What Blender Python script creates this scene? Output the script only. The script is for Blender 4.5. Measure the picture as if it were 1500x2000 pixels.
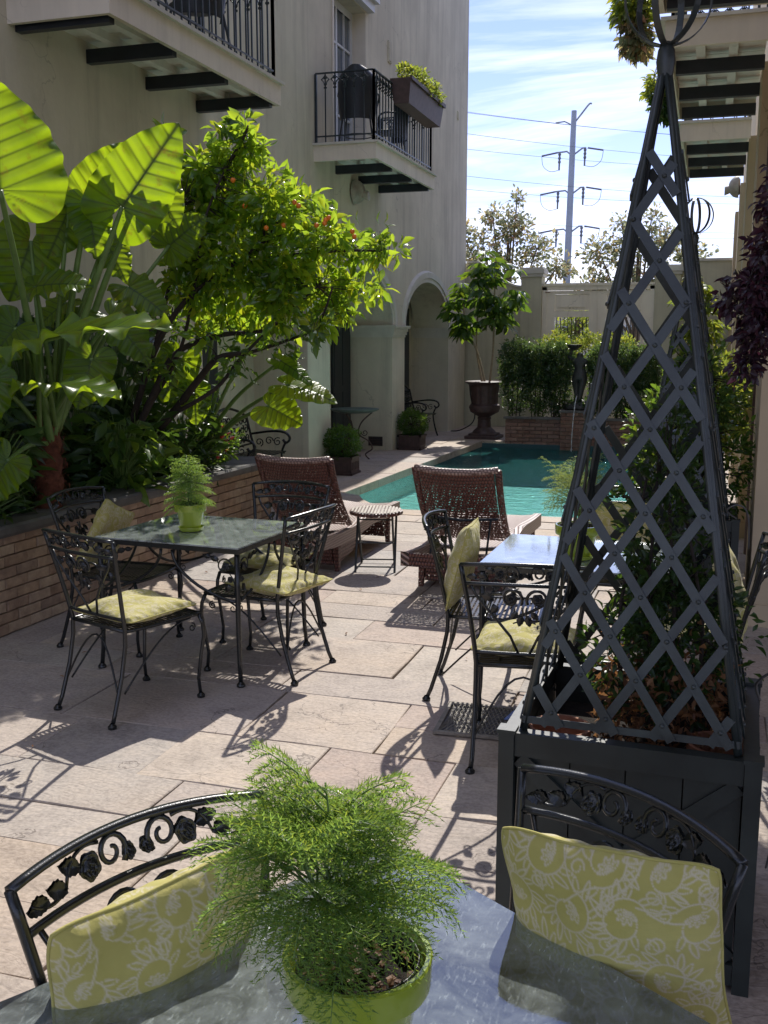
import bpy, math, random
import numpy as np
from mathutils import Vector, Matrix
random.seed(7); np.random.seed(7)
R=math.radians; PI=math.pi
scn=bpy.context.scene
C=scn.collection
for o in list(bpy.data.objects): bpy.data.objects.remove(o)

# ------------------------------------------------------------ camera, sky, sun, exposure
CAMZ=1.75; YAW=R(17.5); PITCH=math.atan(335/2000)
cam=bpy.data.objects.new('camera',bpy.data.cameras.new('camera')); C.objects.link(cam)
cam.location=(0,0,CAMZ); cam.rotation_euler=(PI/2-PITCH,0,YAW)
cam.data.sensor_fit='HORIZONTAL'; cam.data.sensor_width=36; cam.data.lens=48
cam.data.clip_start=.05; cam.data.clip_end=2000
scn.camera=cam
SUNV=Vector((-.09,1.03,1.0)).normalized()
SEL=math.asin(SUNV.z); SAZ=math.atan2(SUNV.x,SUNV.y)
world=bpy.data.worlds.new('World'); scn.world=world; world.use_nodes=True
nt=world.node_tree; nt.nodes.clear()
def N(nt,t,**k):
    n=nt.nodes.new(t)
    for a,b in k.items():
        if a.startswith('i_'): n.inputs[a[2:].replace('_',' ')].default_value=b
        else: setattr(n,a,b)
    return n
sky=N(nt,'ShaderNodeTexSky',sky_type='NISHITA',sun_disc=False,sun_elevation=SEL,sun_rotation=SAZ,air_density=1.0,dust_density=.05,ozone_density=2.0)
tc=N(nt,'ShaderNodeTexCoord'); sep=N(nt,'ShaderNodeSeparateXYZ'); nt.links.new(tc.outputs['Generated'],sep.inputs[0])
def mth(op,a,b=None,c=None,nt=nt,clamp=False):
    n=nt.nodes.new('ShaderNodeMath'); n.operation=op; n.use_clamp=clamp
    for i,x in enumerate((a,b,c)):
        if x is None: continue
        if isinstance(x,(int,float)): n.inputs[i].default_value=x
        else: nt.links.new(x,n.inputs[i])
    return n.outputs[0]
zz=mth('ADD',mth('MAXIMUM',sep.outputs[2],0.0),.12)
cx=mth('DIVIDE',sep.outputs[0],zz); cy=mth('DIVIDE',sep.outputs[1],zz)
comb=N(nt,'ShaderNodeCombineXYZ'); nt.links.new(cx,comb.inputs[0]); nt.links.new(cy,comb.inputs[1])
mp=N(nt,'ShaderNodeMapping'); mp.inputs['Rotation'].default_value=(0,0,R(35)); mp.inputs['Scale'].default_value=(.45,1.5,1)
nt.links.new(comb.outputs[0],mp.inputs[0])
nz=N(nt,'ShaderNodeTexNoise',noise_dimensions='3D'); nz.inputs['Scale'].default_value=1.3; nz.inputs['Detail'].default_value=9; nz.inputs['Roughness'].default_value=.62; nz.inputs['Distortion'].default_value=.5
nt.links.new(mp.outputs[0],nz.inputs['Vector'])
ramp=N(nt,'ShaderNodeValToRGB'); ramp.color_ramp.elements[0].position=.42; ramp.color_ramp.elements[1].position=.68
ramp.color_ramp.elements[0].color=(0.0,0.0,0.0,1); ramp.color_ramp.elements[1].color=(.85,.85,.85,1)
nt.links.new(nz.outputs[0],ramp.inputs[0])
mx=N(nt,'ShaderNodeMixRGB',blend_type='MIX'); nt.links.new(ramp.outputs[0],mx.inputs[0]); tint=N(nt,'ShaderNodeMixRGB',blend_type='MULTIPLY'); tint.inputs[0].default_value=1; tint.inputs[2].default_value=(.76,.67,.92,1); nt.links.new(sky.outputs[0],tint.inputs[1]); nt.links.new(tint.outputs[0],mx.inputs[1])
mx.inputs[2].default_value=(7.0,7.2,8.1,1)
bg=N(nt,'ShaderNodeBackground'); bg.inputs['Strength'].default_value=.138
nt.links.new(mx.outputs[0],bg.inputs['Color'])
wo=N(nt,'ShaderNodeOutputWorld'); nt.links.new(bg.outputs[0],wo.inputs['Surface'])
sun=bpy.data.objects.new('sun',bpy.data.lights.new('sun','SUN')); C.objects.link(sun)
sun.data.energy=3.5; sun.data.angle=R(.53); sun.data.color=(1,.95,.87)
sun.rotation_euler=(-SUNV).to_track_quat('-Z','Y').to_euler(); sun.location=(0,0,12)
scn.view_settings.view_transform='Standard'; scn.view_settings.look='None'
scn.view_settings.exposure=.63; scn.view_settings.gamma=1; scn.view_settings.use_curve_mapping=False
scn.render.engine='CYCLES'
scn.cycles.max_bounces=10; scn.cycles.transparent_max_bounces=24; scn.cycles.diffuse_bounces=4; scn.cycles.glossy_bounces=4

def CP(px,py,d):
    'a point in the court seen along a line of sight (photo pixel) at forward distance d'
    x=(px-750)/2000; y=-(py-1000)/2000
    r=(x, math.cos(PITCH)+y*math.sin(PITCH), -math.sin(PITCH)+y*math.cos(PITCH))
    k=d/r[1]; X,Y,Z=r[0]*k,d,r[2]*k
    c,s=math.cos(YAW),math.sin(YAW)
    return Vector((X*c-Y*s, X*s+Y*c, CAMZ+Z))

# ------------------------------------------------------------ mesh helpers
class MB:
    def __init__(s): s.v=[]; s.f=[]
    def add(s,vs,fs):
        b=len(s.v); s.v+= [tuple(v) for v in vs]; s.f+=[tuple(i+b for i in f) for f in fs]; return s
    def box(s,c,d,rz=0,M=None,taper=1.0):
        x,y,z=d[0]/2,d[1]/2,d[2]/2; cs,sn=math.cos(rz),math.sin(rz); vs=[]
        for k in (-1,1):
            t=taper if k>0 else 1
            for i,j in ((-1,-1),(1,-1),(1,1),(-1,1)):
                a,b=i*x*t,j*y*t; p=Vector((c[0]+a*cs-b*sn,c[1]+a*sn+b*cs,c[2]+k*z))
                vs.append(M@p if M else p)
        return s.add(vs,[(3,2,1,0),(4,5,6,7),(0,1,5,4),(1,2,6,5),(2,3,7,6),(3,0,4,7)])
    def b2(s,a,b):
        return s.box([(a[i]+b[i])/2 for i in range(3)],[abs(b[i]-a[i]) for i in range(3)])
    def tube(s,pts,r,n=6,closed=False,flat=1.0,up=None,cap=True):
        pts=[Vector(p) for p in pts]; m=len(pts)
        rr=r if isinstance(r,(list,tuple)) else [r]*m
        T=[]
        for i in range(m):
            if closed: t=pts[(i+1)%m]-pts[i-1]
            else: t=pts[min(i+1,m-1)]-pts[max(i-1,0)]
            T.append(t.normalized() if t.length>1e-9 else Vector((0,0,1)))
        u=Vector(up) if up else (Vector((0,0,1)) if abs(T[0].z)<.9 else Vector((1,0,0)))
        vs=[];fs=[]
        u=(u-T[0]*u.dot(T[0])).normalized()
        for i in range(m):
            if up: u=Vector(up)
            u=(u-T[i]*u.dot(T[i]))
            u=u.normalized() if u.length>1e-6 else T[i].orthogonal().normalized()
            w=T[i].cross(u)
            for k in range(n):
                a=2*PI*(k+.5)/n
                vs.append(pts[i]+u*(math.cos(a)*rr[i]*flat)+w*(math.sin(a)*rr[i]))
        L=m if closed else m-1
        for i in range(L):
            j=(i+1)%m
            for k in range(n):
                k2=(k+1)%n; fs.append((i*n+k,i*n+k2,j*n+k2,j*n+k))
        if cap and not closed: fs.append(tuple(range(n-1,-1,-1))); fs.append(tuple((m-1)*n+k for k in range(n)))
        return s.add(vs,fs)
    def bar(s,p,q,w,t,up=(0,0,1)):
        p,q=Vector(p),Vector(q); T=(q-p).normalized(); u=Vector(up); u=(u-T*u.dot(T)).normalized(); x=T.cross(u); vs=[]
        for P in (p,q):
            for a,b in ((-1,-1),(1,-1),(1,1),(-1,1)): vs.append(P+x*(a*w/2)+u*(b*t/2))
        return s.add(vs,[(3,2,1,0),(4,5,6,7),(0,1,5,4),(1,2,6,5),(2,3,7,6),(3,0,4,7)])
    def lathe(s,prof,n=24,c=(0,0,0),fl=0,nf=0):
        vs=[];fs=[];m=len(prof)
        for (r,z) in prof:
            for k in range(n):
                a=2*PI*k/n; q=r*(1+fl*math.cos(nf*a)) if fl else r
                vs.append((c[0]+q*math.cos(a),c[1]+q*math.sin(a),c[2]+z))
        for i in range(m-1):
            for k in range(n):
                k2=(k+1)%n; fs.append((i*n+k,i*n+k2,(i+1)*n+k2,(i+1)*n+k))
        return s.add(vs,fs)
    def prism(s,poly,z0,z1):
        n=len(poly); vs=[(x,y,z0) for x,y in poly]+[(x,y,z1) for x,y in poly]
        fs=[tuple(range(n-1,-1,-1)),tuple(range(n,2*n))]+[(i,(i+1)%n,n+(i+1)%n,n+i) for i in range(n)]
        return s.add(vs,fs)
    def grid(s,P,nu,nv,skip=None):
        vs=[P(i/(nu-1),j/(nv-1)) for j in range(nv) for i in range(nu)]
        fs=[(j*nu+i,j*nu+i+1,(j+1)*nu+i+1,(j+1)*nu+i) for j in range(nv-1) for i in range(nu-1) if not(skip and skip(i,j))]
        return s.add(vs,fs)
    def mesh(s,name,mat,smooth=False,ang=None):
        me=bpy.data.meshes.new(name); me.from_pydata(s.v,[],s.f); me.materials.append(mat)
        if smooth: me.shade_smooth()
        if ang: 
            me.shade_smooth()
            try: me.set_sharp_from_angle(angle=R(ang))
            except Exception: pass
        return me
    def build(s,name,mat,parent=None,smooth=False,ang=None,loc=None):
        o=bpy.data.objects.new(name,s.mesh(name,mat,smooth,ang)); C.objects.link(o)
        if parent is not None: o.parent=parent
        if loc is not None: o.location=loc
        return o
def npmesh(name,V,F,mat,parent=None,smooth=False,attr=None):
    me=bpy.data.meshes.new(name); V=np.asarray(V,dtype=np.float32); F=np.asarray(F,dtype=np.int32); k=F.shape[1]
    me.vertices.add(len(V)); me.vertices.foreach_set('co',V.ravel())
    me.loops.add(F.size); me.loops.foreach_set('vertex_index',F.ravel())
    me.polygons.add(len(F)); me.polygons.foreach_set('loop_start',np.arange(0,F.size,k,dtype=np.int32)); me.polygons.foreach_set('loop_total',np.full(len(F),k,dtype=np.int32))
    me.update(calc_edges=True); me.validate(); me.materials.append(mat)
    if attr is not None:
        for nm,a in attr.items():
            at=me.attributes.new(nm,'FLOAT','POINT'); at.data.foreach_set('value',np.asarray(a,dtype=np.float32).ravel())
    if smooth: me.shade_smooth()
    o=bpy.data.objects.new(name,me); C.objects.link(o)
    if parent is not None: o.parent=parent
    return o
def tag(o,label=None,cat=None,group=None,kind=None):
    if label: o['label']=label
    if cat: o['category']=cat
    if group: o['group']=group
    if kind: o['kind']=kind
    return o
def empty(name,loc=(0,0,0),rz=0,label=None,cat=None,group=None):
    o=bpy.data.objects.new(name,None); C.objects.link(o); o.location=loc; o.rotation_euler=(0,0,rz); o.empty_display_size=.1
    return tag(o,label,cat,group)
def copy_tree(o,parent=None):
    c=o.copy(); C.objects.link(c); c.parent=parent
    for ch in KIDS.get(o.name,[]) if False else list(o.children): copy_tree(ch,c)
    return c
KIDS={}

# ------------------------------------------------------------ materials
def newmat(name):
    m=bpy.data.materials.new(name); m.use_nodes=True; nt=m.node_tree; nt.nodes.clear(); return m,nt
def P(nt,**k):
    b=nt.nodes.new('ShaderNodeBsdfPrincipled')
    for a,v in k.items(): b.inputs[a].default_value=v
    return b
def out(nt,sh,vol=None):
    o=nt.nodes.new('ShaderNodeOutputMaterial')
    if sh: nt.links.new(sh,o.inputs['Surface'])
    if vol: nt.links.new(vol,o.inputs['Volume'])
    return o
def noise(nt,scale,detail=4,rough=.55,vec=None,dist=0,dim='3D'):
    n=nt.nodes.new('ShaderNodeTexNoise'); n.inputs['Scale'].default_value=scale; n.inputs['Detail'].default_value=detail; n.inputs['Roughness'].default_value=rough; n.inputs['Distortion'].default_value=dist
    if vec is not None: nt.links.new(vec,n.inputs['Vector'])
    return n.outputs[0]
def rmp(nt,fac,stops):
    r=nt.nodes.new('ShaderNodeValToRGB'); e=r.color_ramp.elements
    while len(e)<len(stops): e.new(.5)
    for i,(p,c) in enumerate(stops): e[i].position=p; e[i].color=(*c,1) if len(c)==3 else c
    nt.links.new(fac,r.inputs[0]); return r.outputs[0]
def mixc(nt,f,a,b,blend='MIX'):
    m=nt.nodes.new('ShaderNodeMixRGB'); m.blend_type=blend
    for i,x in enumerate((f,a,b)):
        if isinstance(x,(int,float)): m.inputs[i].default_value=x
        elif isinstance(x,tuple): m.inputs[i].default_value=(*x,1) if len(x)==3 else x
        else: nt.links.new(x,m.inputs[i])
    return m.outputs[0]
def bump(nt,h,strength=.3,dist=.01,nrm=None):
    b=nt.nodes.new('ShaderNodeBump'); b.inputs['Strength'].default_value=strength; b.inputs['Distance'].default_value=dist
    nt.links.new(h,b.inputs['Height'])
    if nrm is not None: nt.links.new(nrm,b.inputs['Normal'])
    return b.outputs[0]
def objco(nt,scale=(1,1,1),which='Object'):
    t=nt.nodes.new('ShaderNodeTexCoord'); m=nt.nodes.new('ShaderNodeMapping'); m.inputs['Scale'].default_value=scale
    nt.links.new(t.outputs[which],m.inputs[0]); return m.outputs[0]
def geopos(nt,scale=(1,1,1)):
    t=nt.nodes.new('ShaderNodeNewGeometry'); m=nt.nodes.new('ShaderNodeMapping'); m.inputs['Scale'].default_value=scale
    nt.links.new(t.outputs['Position'],m.inputs[0]); return m.outputs[0]
def simple(name,col,rough=.6,var=.15,scale=8,bs=.15,bd=.004,metal=0,spec=.5,pos=True,streak=0,coat=0):
    m,nt=newmat(name); v=geopos(nt) if pos else objco(nt)
    n=noise(nt,scale,6,.6,v)
    lo=tuple(max(0,c*(1-var)) for c in col); hi=tuple(min(1,c*(1+var)) for c in col)
    c=rmp(nt,n,[(.3,lo),(.7,hi)])
    if streak:
        s=noise(nt,3.0,5,.65,geopos(nt,(1.5,1.5,.12)))
        c=mixc(nt,mth('MULTIPLY',rmp2(nt,s,.48,.72),streak,nt=nt),c,tuple(x*.55 for x in col))
        s2=noise(nt,1.1,4,.6,geopos(nt,(1,1,.5)))
        c=mixc(nt,mth('MULTIPLY',rmp2(nt,s2,.5,.75),streak*.7,nt=nt),c,tuple(min(1,x*1.22) for x in col))
    if streak:
        vo=nt.nodes.new('ShaderNodeTexVoronoi'); vo.feature='DISTANCE_TO_EDGE'; vo.inputs['Scale'].default_value=.7
        nc=nt.nodes.new('ShaderNodeTexNoise'); nc.inputs['Scale'].default_value=1.8; nc.inputs['Detail'].default_value=7; nt.links.new(v,nc.inputs['Vector'])
        wv=nt.nodes.new('ShaderNodeVectorMath'); wv.operation='ADD'; nt.links.new(v,wv.inputs[0]); nt.links.new(nc.outputs['Color'],wv.inputs[1]); nt.links.new(wv.outputs[0],vo.inputs['Vector'])
        ck=mth('MULTIPLY',mth('LESS_THAN',vo.outputs['Distance'],.0035,nt=nt),rmp2(nt,noise(nt,.8,3,.5,v),.5,.6),nt=nt)
        c=mixc(nt,mth('MULTIPLY',ck,.45,nt=nt),c,tuple(x*.4 for x in col))
        dr=noise(nt,9,4,.7,geopos(nt,(1,1,.05))); c=mixc(nt,mth('MULTIPLY',rmp2(nt,dr,.58,.74),streak*.5,nt=nt),c,tuple(x*.5 for x in col))
    b=P(nt,Roughness=rough,Metallic=metal); b.inputs['Specular IOR Level'].default_value=spec; b.inputs['Coat Weight'].default_value=coat
    nt.links.new(c,b.inputs['Base Color'])
    if bs: nt.links.new(bump(nt,noise(nt,scale*9,5,.6,v),bs,bd),b.inputs['Normal'])
    out(nt,b.outputs[0]); return m
def rmp2(nt,f,a,b):
    n=nt.nodes.new('ShaderNodeMapRange'); n.inputs['From Min'].default_value=a; n.inputs['From Max'].default_value=b; n.clamp=True
    nt.links.new(f,n.inputs['Value']); return n.outputs[0]
def leafmat(name,stops,trans=.5,tcol=(.35,.5,.04),rough=.35,vein=False,spec=.5,bs=.0):
    m,nt=newmat(name); g=nt.nodes.new('ShaderNodeNewGeometry')
    rnd=g.outputs['Random Per Island']
    c=rmp(nt,rnd,stops)
    n=noise(nt,3,3,.6,g.outputs['Position']); c=mixc(nt,.35,c,mixc(nt,1.0,c,rmp(nt,n,[(.3,(.5,.5,.5)),(.7,(1.5,1.5,1.2))]),'MULTIPLY'))
    b=P(nt,Roughness=rough); b.inputs['Specular IOR Level'].default_value=spec
    t=nt.nodes.new('ShaderNodeBsdfTranslucent'); tc=mixc(nt,1.0,rmp(nt,rnd,[(0,tuple(x*.7 for x in tcol)),(.6,tcol),(1,(tcol[0]*1.35,tcol[1]*1.02,tcol[2]*.6))]),(1,1,1),'MULTIPLY')
    mixf=trans
    if vein:
        a=nt.nodes.new('ShaderNodeAttribute'); a.attribute_name='vein'; vf=a.outputs['Fac']
        tc=mixc(nt,vf,tc,tuple(x*.13 for x in tcol)); c=mixc(nt,mth('MULTIPLY',vf,.5,nt=nt),c,(.16,.24,.07))
        nt.links.new(bump(nt,vf,.5,.006),b.inputs['Normal'])
    if vein:
        bl=noise(nt,11,6,.7,g.outputs['Position']); bf=mth('MULTIPLY',rmp2(nt,bl,.56,.70),.7,nt=nt)
        tc=mixc(nt,bf,tc,(.30,.22,.02)); c=mixc(nt,bf,c,(.15,.11,.03))
        b2_=noise(nt,2.2,4,.6,g.outputs['Position']); tc=mixc(nt,1.0,tc,rmp(nt,b2_,[(.3,(.62,.68,.6)),(.7,(1.2,1.1,1.3))]),'MULTIPLY')
    nt.links.new(c,b.inputs['Base Color']); nt.links.new(tc,t.inputs['Color'])
    mx=nt.nodes.new('ShaderNodeMixShader'); mx.inputs[0].default_value=mixf
    nt.links.new(b.outputs[0],mx.inputs[1]); nt.links.new(t.outputs[0],mx.inputs[2]); out(nt,mx.outputs[0]); return m

M={}
M['sage']=simple('sage_stucco',(.61,.57,.45),.9,.13,1.2,.7,.006,spec=.2,streak=.5)
M['garden_wall']=simple('garden_wall_stucco',(.53,.51,.37),.9,.12,1.5,.5,.006,spec=.2,streak=.45)
M['tan']=simple('tan_stucco',(.52,.42,.28),.85,.08,1.5,.25,.004,spec=.2,streak=.25)
M['cream']=simple('cream_paint',(.72,.66,.54),.65,.06,3,.12,.003,streak=.35)
M['trim']=simple('aged_trim',(.60,.58,.50),.75,.08,4,.2,.003,streak=.3)
M['under']=simple('white_boards',(.76,.74,.68),.7,.08,5,.2,.003,streak=.3)
M['dark_beam']=simple('dark_painted_beam',(.018,.024,.035),.45,.2,6,.15,.003)
M['iron']=simple('black_iron',(.010,.013,.014),.27,.3,30,.25,.0015,spec=.6,pos=False)
M['rail']=simple('blackish_green_rail',(.014,.026,.030),.4,.3,20,.15,.001,pos=False)
M['green']=simple('dark_green_paint',(.021,.027,.025),.42,.4,5,.3,.0015,pos=False,spec=.45)
M['trellis']=simple('green_metal_strip',(.026,.034,.032),.40,.6,6,.5,.002,pos=False,spec=.55)
M['dark']=simple('dark_door_paint',(.016,.022,.028),.45,.2,6,.1,.002)
M['bark']=simple('bark',(.10,.075,.05),.9,.35,18,.8,.006)
M['darkbark']=simple('dark_bark',(.035,.026,.02),.85,.35,18,.8,.006)
M['fibre']=simple('red_brown_fibre',(.17,.055,.03),.95,.5,26,1,.012)
M['palebark']=simple('pale_bark',(.34,.27,.17),.85,.2,14,.5,.004)
M['soil']=simple('soil',(.022,.015,.010),.95,.6,50,1,.01)
M['terra']=simple('terracotta',(.30,.13,.075),.8,.2,12,.3,.003)
M['glaze']=simple('lime_glaze',(.27,.345,.03),.14,.05,5,.0,.001,spec=.6,coat=.6,pos=False)
M['black_plastic']=simple('black_plastic',(.012,.012,.014),.35,.1,5,.0)
M['castiron']=simple('rusty_brown_iron',(.075,.045,.040),.55,.35,12,.4,.003)
M['statue']=simple('dark_bronze',(.030,.033,.030),.5,.4,16,.5,.004)
M['rust']=simple('rust',(.13,.04,.025),.8,.4,40,.4,.002,pos=False)
M['straps']=simple('grey_cable',(.10,.10,.10),.5,.1,10,0)
M['coping']=simple('dark_stone_coping',(.13,.125,.115),.8,.3,5,.4,.006,spec=.3)
M['mortar']=simple('mortar',(.33,.29,.245),.95,.2,20,.4,.003,spec=.2)
M['concrete']=simple('pale_coping',(.46,.42,.36),.8,.12,6,.35,.003,spec=.3)
M['asphalt']=simple('asphalt',(.06,.06,.06),.9,.2,9,.3,.004)
M['pole']=simple('galvanised_pole',(.30,.34,.40),.5,.1,2,.1,.01)
M['wire']=simple('wire',(.16,.17,.20),.5,.1,2,0)
M['lampmetal']=simple('pale_lamp_metal',(.38,.34,.28),.5,.3,9,.2,.003)
M['white']=simple('white_paint',(.62,.64,.66),.5,.06,6,.05,.001)
def stone_mat():
    m,nt=newmat('sandstone_flag'); oi=nt.nodes.new('ShaderNodeObjectInfo'); r=oi.outputs['Random']
    base=rmp(nt,r,[(0,(.33,.275,.24)),(.2,(.44,.375,.33)),(.4,(.44,.345,.26)),(.6,(.36,.335,.315)),(.8,(.48,.405,.335)),(1,(.39,.30,.255))])
    g=nt.nodes.new('ShaderNodeNewGeometry'); add=nt.nodes.new('ShaderNodeVectorMath'); add.operation='ADD'
    cmb=nt.nodes.new('ShaderNodeCombineXYZ'); nt.links.new(mth('MULTIPLY',r,50,nt=nt),cmb.inputs[2]); nt.links.new(g.outputs['Position'],add.inputs[0]); nt.links.new(cmb.outputs[0],add.inputs[1])
    v=add.outputs[0]
    n1=noise(nt,3.2,8,.62,v,1.2); n2=noise(nt,1.1,4,.5,v)
    c=mixc(nt,.75,base,mixc(nt,1.0,base,rmp(nt,n1,[(.28,(.62,.60,.60)),(.5,(1,1,1)),(.75,(1.22,1.17,1.08))]),'MULTIPLY'))
    c=mixc(nt,mth('MULTIPLY',rmp2(nt,n2,.52,.72),.35,nt=nt),c,(.42,.30,.19))
    n3=noise(nt,1.7,6,.7,g.outputs['Position']); c=mixc(nt,mth('MULTIPLY',rmp2(nt,n3,.54,.74),.6,nt=nt),c,(.17,.15,.13))
    n4=noise(nt,60,3,.6,v); c=mixc(nt,.22,c,rmp(nt,n4,[(.35,(.10,.09,.08)),(.6,(.6,.52,.44))]))
    # split-face ripples and hairline cracks
    mp=nt.nodes.new('ShaderNodeMapping'); mp.inputs['Scale'].default_value=(1,2.4,1); nt.links.new(v,mp.inputs[0])
    rip=noise(nt,7,6,.55,mp.outputs[0],2.2)
    vo=nt.nodes.new('ShaderNodeTexVoronoi'); vo.feature='DISTANCE_TO_EDGE'; vo.inputs['Scale'].default_value=1.1
    wv=nt.nodes.new('ShaderNodeVectorMath'); wv.operation='ADD'; nc=nt.nodes.new('ShaderNodeTexNoise'); nc.inputs['Scale'].default_value=3; nc.inputs['Detail'].default_value=5
    nt.links.new(v,nc.inputs['Vector']); nt.links.new(v,wv.inputs[0]); nt.links.new(nc.outputs['Color'],wv.inputs[1]); nt.links.new(wv.outputs[0],vo.inputs['Vector'])
    cr=mth('MULTIPLY',mth('LESS_THAN',vo.outputs['Distance'],.004,nt=nt),mth('GREATER_THAN',n2,.5,nt=nt),nt=nt)
    c=mixc(nt,mth('MULTIPLY',cr,.6,nt=nt),c,(.10,.08,.07))
    b=P(nt,Roughness=.72); b.inputs['Specular IOR Level'].default_value=.35; nt.links.new(c,b.inputs['Base Color'])
    nb=bump(nt,rip,.55,.012); nb=bump(nt,n4,.25,.002,nb)
    nt.links.new(nb,b.inputs['Normal']); out(nt,b.outputs[0]); return m
M['flag']=stone_mat()
def brick_mat(name,stops,warm=1):
    m,nt=newmat(name); oi=nt.nodes.new('ShaderNodeObjectInfo'); r=oi.outputs['Random']
    base=rmp(nt,r,stops); v=geopos(nt)
    n=noise(nt,14,7,.65,v); c=mixc(nt,.7,base,mixc(nt,1.0,base,rmp(nt,n,[(.3,(.55,.5,.5)),(.7,(1.3,1.3,1.25))]),'MULTIPLY'))
    n2=noise(nt,4,5,.6,v); c=mixc(nt,mth('MULTIPLY',rmp2(nt,n2,.55,.75),.5,nt=nt),c,(.30,.24,.17))
    b=P(nt,Roughness=.9); b.inputs['Specular IOR Level'].default_value=.2; nt.links.new(c,b.inputs['Base Color'])
    nt.links.new(bump(nt,noise(nt,40,6,.65,v),.7,.006),b.inputs['Normal']); out(nt,b.outputs[0]); return m
M['brick']=brick_mat('old_brick',[(0,(.30,.21,.15)),(.2,(.39,.28,.19)),(.4,(.47,.37,.27)),(.6,(.34,.24,.175)),(.8,(.43,.32,.22)),(1,(.28,.21,.165))])
M['brick_far']=brick_mat('weathered_brick',[(0,(.20,.115,.085)),(.3,(.27,.16,.12)),(.6,(.23,.15,.12)),(1,(.33,.21,.16))])
def wicker_mat(name='brown_wicker',c1=(.022,.007,.006),c2=(.145,.056,.042),sx=46,sy=36,hole=.34):
    m,nt=newmat(name); uvn=nt.nodes.new('ShaderNodeAttribute'); uvn.attribute_name='wuv'
    v=uvn.outputs['Vector']; sp=nt.nodes.new('ShaderNodeSeparateXYZ'); nt.links.new(v,sp.inputs[0])
    X=mth('MULTIPLY',sp.outputs[0],sx,nt=nt); Y=mth('MULTIPLY',sp.outputs[1],sy,nt=nt)
    row=mth('FLOOR',Y,nt=nt); off=mth('MULTIPLY',mth('MODULO',row,2,nt=nt),.5,nt=nt)
    fx=mth('FRACT',mth('ADD',X,off,nt=nt),nt=nt); fy=mth('FRACT',Y,nt=nt)
    hx=mth('SINE',mth('MULTIPLY',fx,PI,nt=nt),nt=nt); hy=mth('SINE',mth('MULTIPLY',fy,PI,nt=nt),nt=nt)
    h=mth('MULTIPLY',mth('POWER',hx,.7,nt=nt),mth('POWER',hy,.6,nt=nt),nt=nt)
    nn=noise(nt,300,2,.5,v); col=mixc(nt,h,c1,mixc(nt,nn,c2,tuple(x*1.5 for x in c2)))
    b=P(nt,Roughness=.38); b.inputs['Specular IOR Level'].default_value=.5; nt.links.new(col,b.inputs['Base Color']); nt.links.new(bump(nt,h,.9,.004),b.inputs['Normal'])
    tr=nt.nodes.new('ShaderNodeBsdfTransparent'); mx=nt.nodes.new('ShaderNodeMixShader')
    nl=noise(nt,45,2,.5,v)
    ho=mth('MULTIPLY',mth('LESS_THAN',h,hole,nt=nt),mth('GREATER_THAN',nl,.50,nt=nt),nt=nt)
    nt.links.new(ho,mx.inputs[0]); nt.links.new(b.outputs[0],mx.inputs[1]); nt.links.new(tr.outputs[0],mx.inputs[2]); out(nt,mx.outputs[0]); return m
M['wicker']=wicker_mat()
M['wicker_pale']=wicker_mat('pale_wicker',(.06,.03,.024),(.36,.25,.21),40,52,.06)  # paler weave colour for bed, side rails and top roll
def glass_mat(nm='dusty_table_glass',dm=.40):
    m,nt=newmat(nm)
    g=nt.nodes.new('ShaderNodeBsdfGlossy'); g.inputs['Roughness'].default_value=.03; g.inputs['Color'].default_value=(.95,.98,1,1)
    t=nt.nodes.new('ShaderNodeBsdfTransparent'); t.inputs['Color'].default_value=(.72,.85,.83,1)
    d=nt.nodes.new('ShaderNodeBsdfDiffuse'); d.inputs['Color'].default_value=(.56,.63,.61,1)
    fr=nt.nodes.new('ShaderNodeFresnel'); fr.inputs['IOR'].default_value=1.72
    v=geopos(nt); n1=noise(nt,9,8,.7,v,1.5); n2=noise(nt,160,3,.6,geopos(nt,(1,.25,1)))
    dirt=mth('ADD',mth('MULTIPLY',rmp2(nt,n1,.2,.8),dm,nt=nt),mth('MULTIPLY',rmp2(nt,n2,.55,.72),.22,nt=nt),nt=nt)
    m1=nt.nodes.new('ShaderNodeMixShader'); nt.links.new(dirt,m1.inputs[0]); nt.links.new(t.outputs[0],m1.inputs[1]); nt.links.new(d.outputs[0],m1.inputs[2])
    m2=nt.nodes.new('ShaderNodeMixShader'); nt.links.new(mth('MULTIPLY',fr.outputs[0],1.5,nt=nt,clamp=True),m2.inputs[0]); nt.links.new(m1.outputs[0],m2.inputs[1]); nt.links.new(g.outputs[0],m2.inputs[2])
    nt.links.new(bump(nt,n1,.025,.004),g.inputs['Normal'])
    out(nt,m2.outputs[0]); return m
M['glass']=glass_mat(); M['glass_frosted']=glass_mat('frosted_table_glass',.95)
def pane_mat():
    m,nt=newmat('window_pane'); b=P(nt,Roughness=.05); b.inputs['Base Color'].default_value=(.10,.13,.17,1); b.inputs['Specular IOR Level'].default_value=.9; out(nt,b.outputs[0]); return m
M['pane']=pane_mat()
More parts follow.
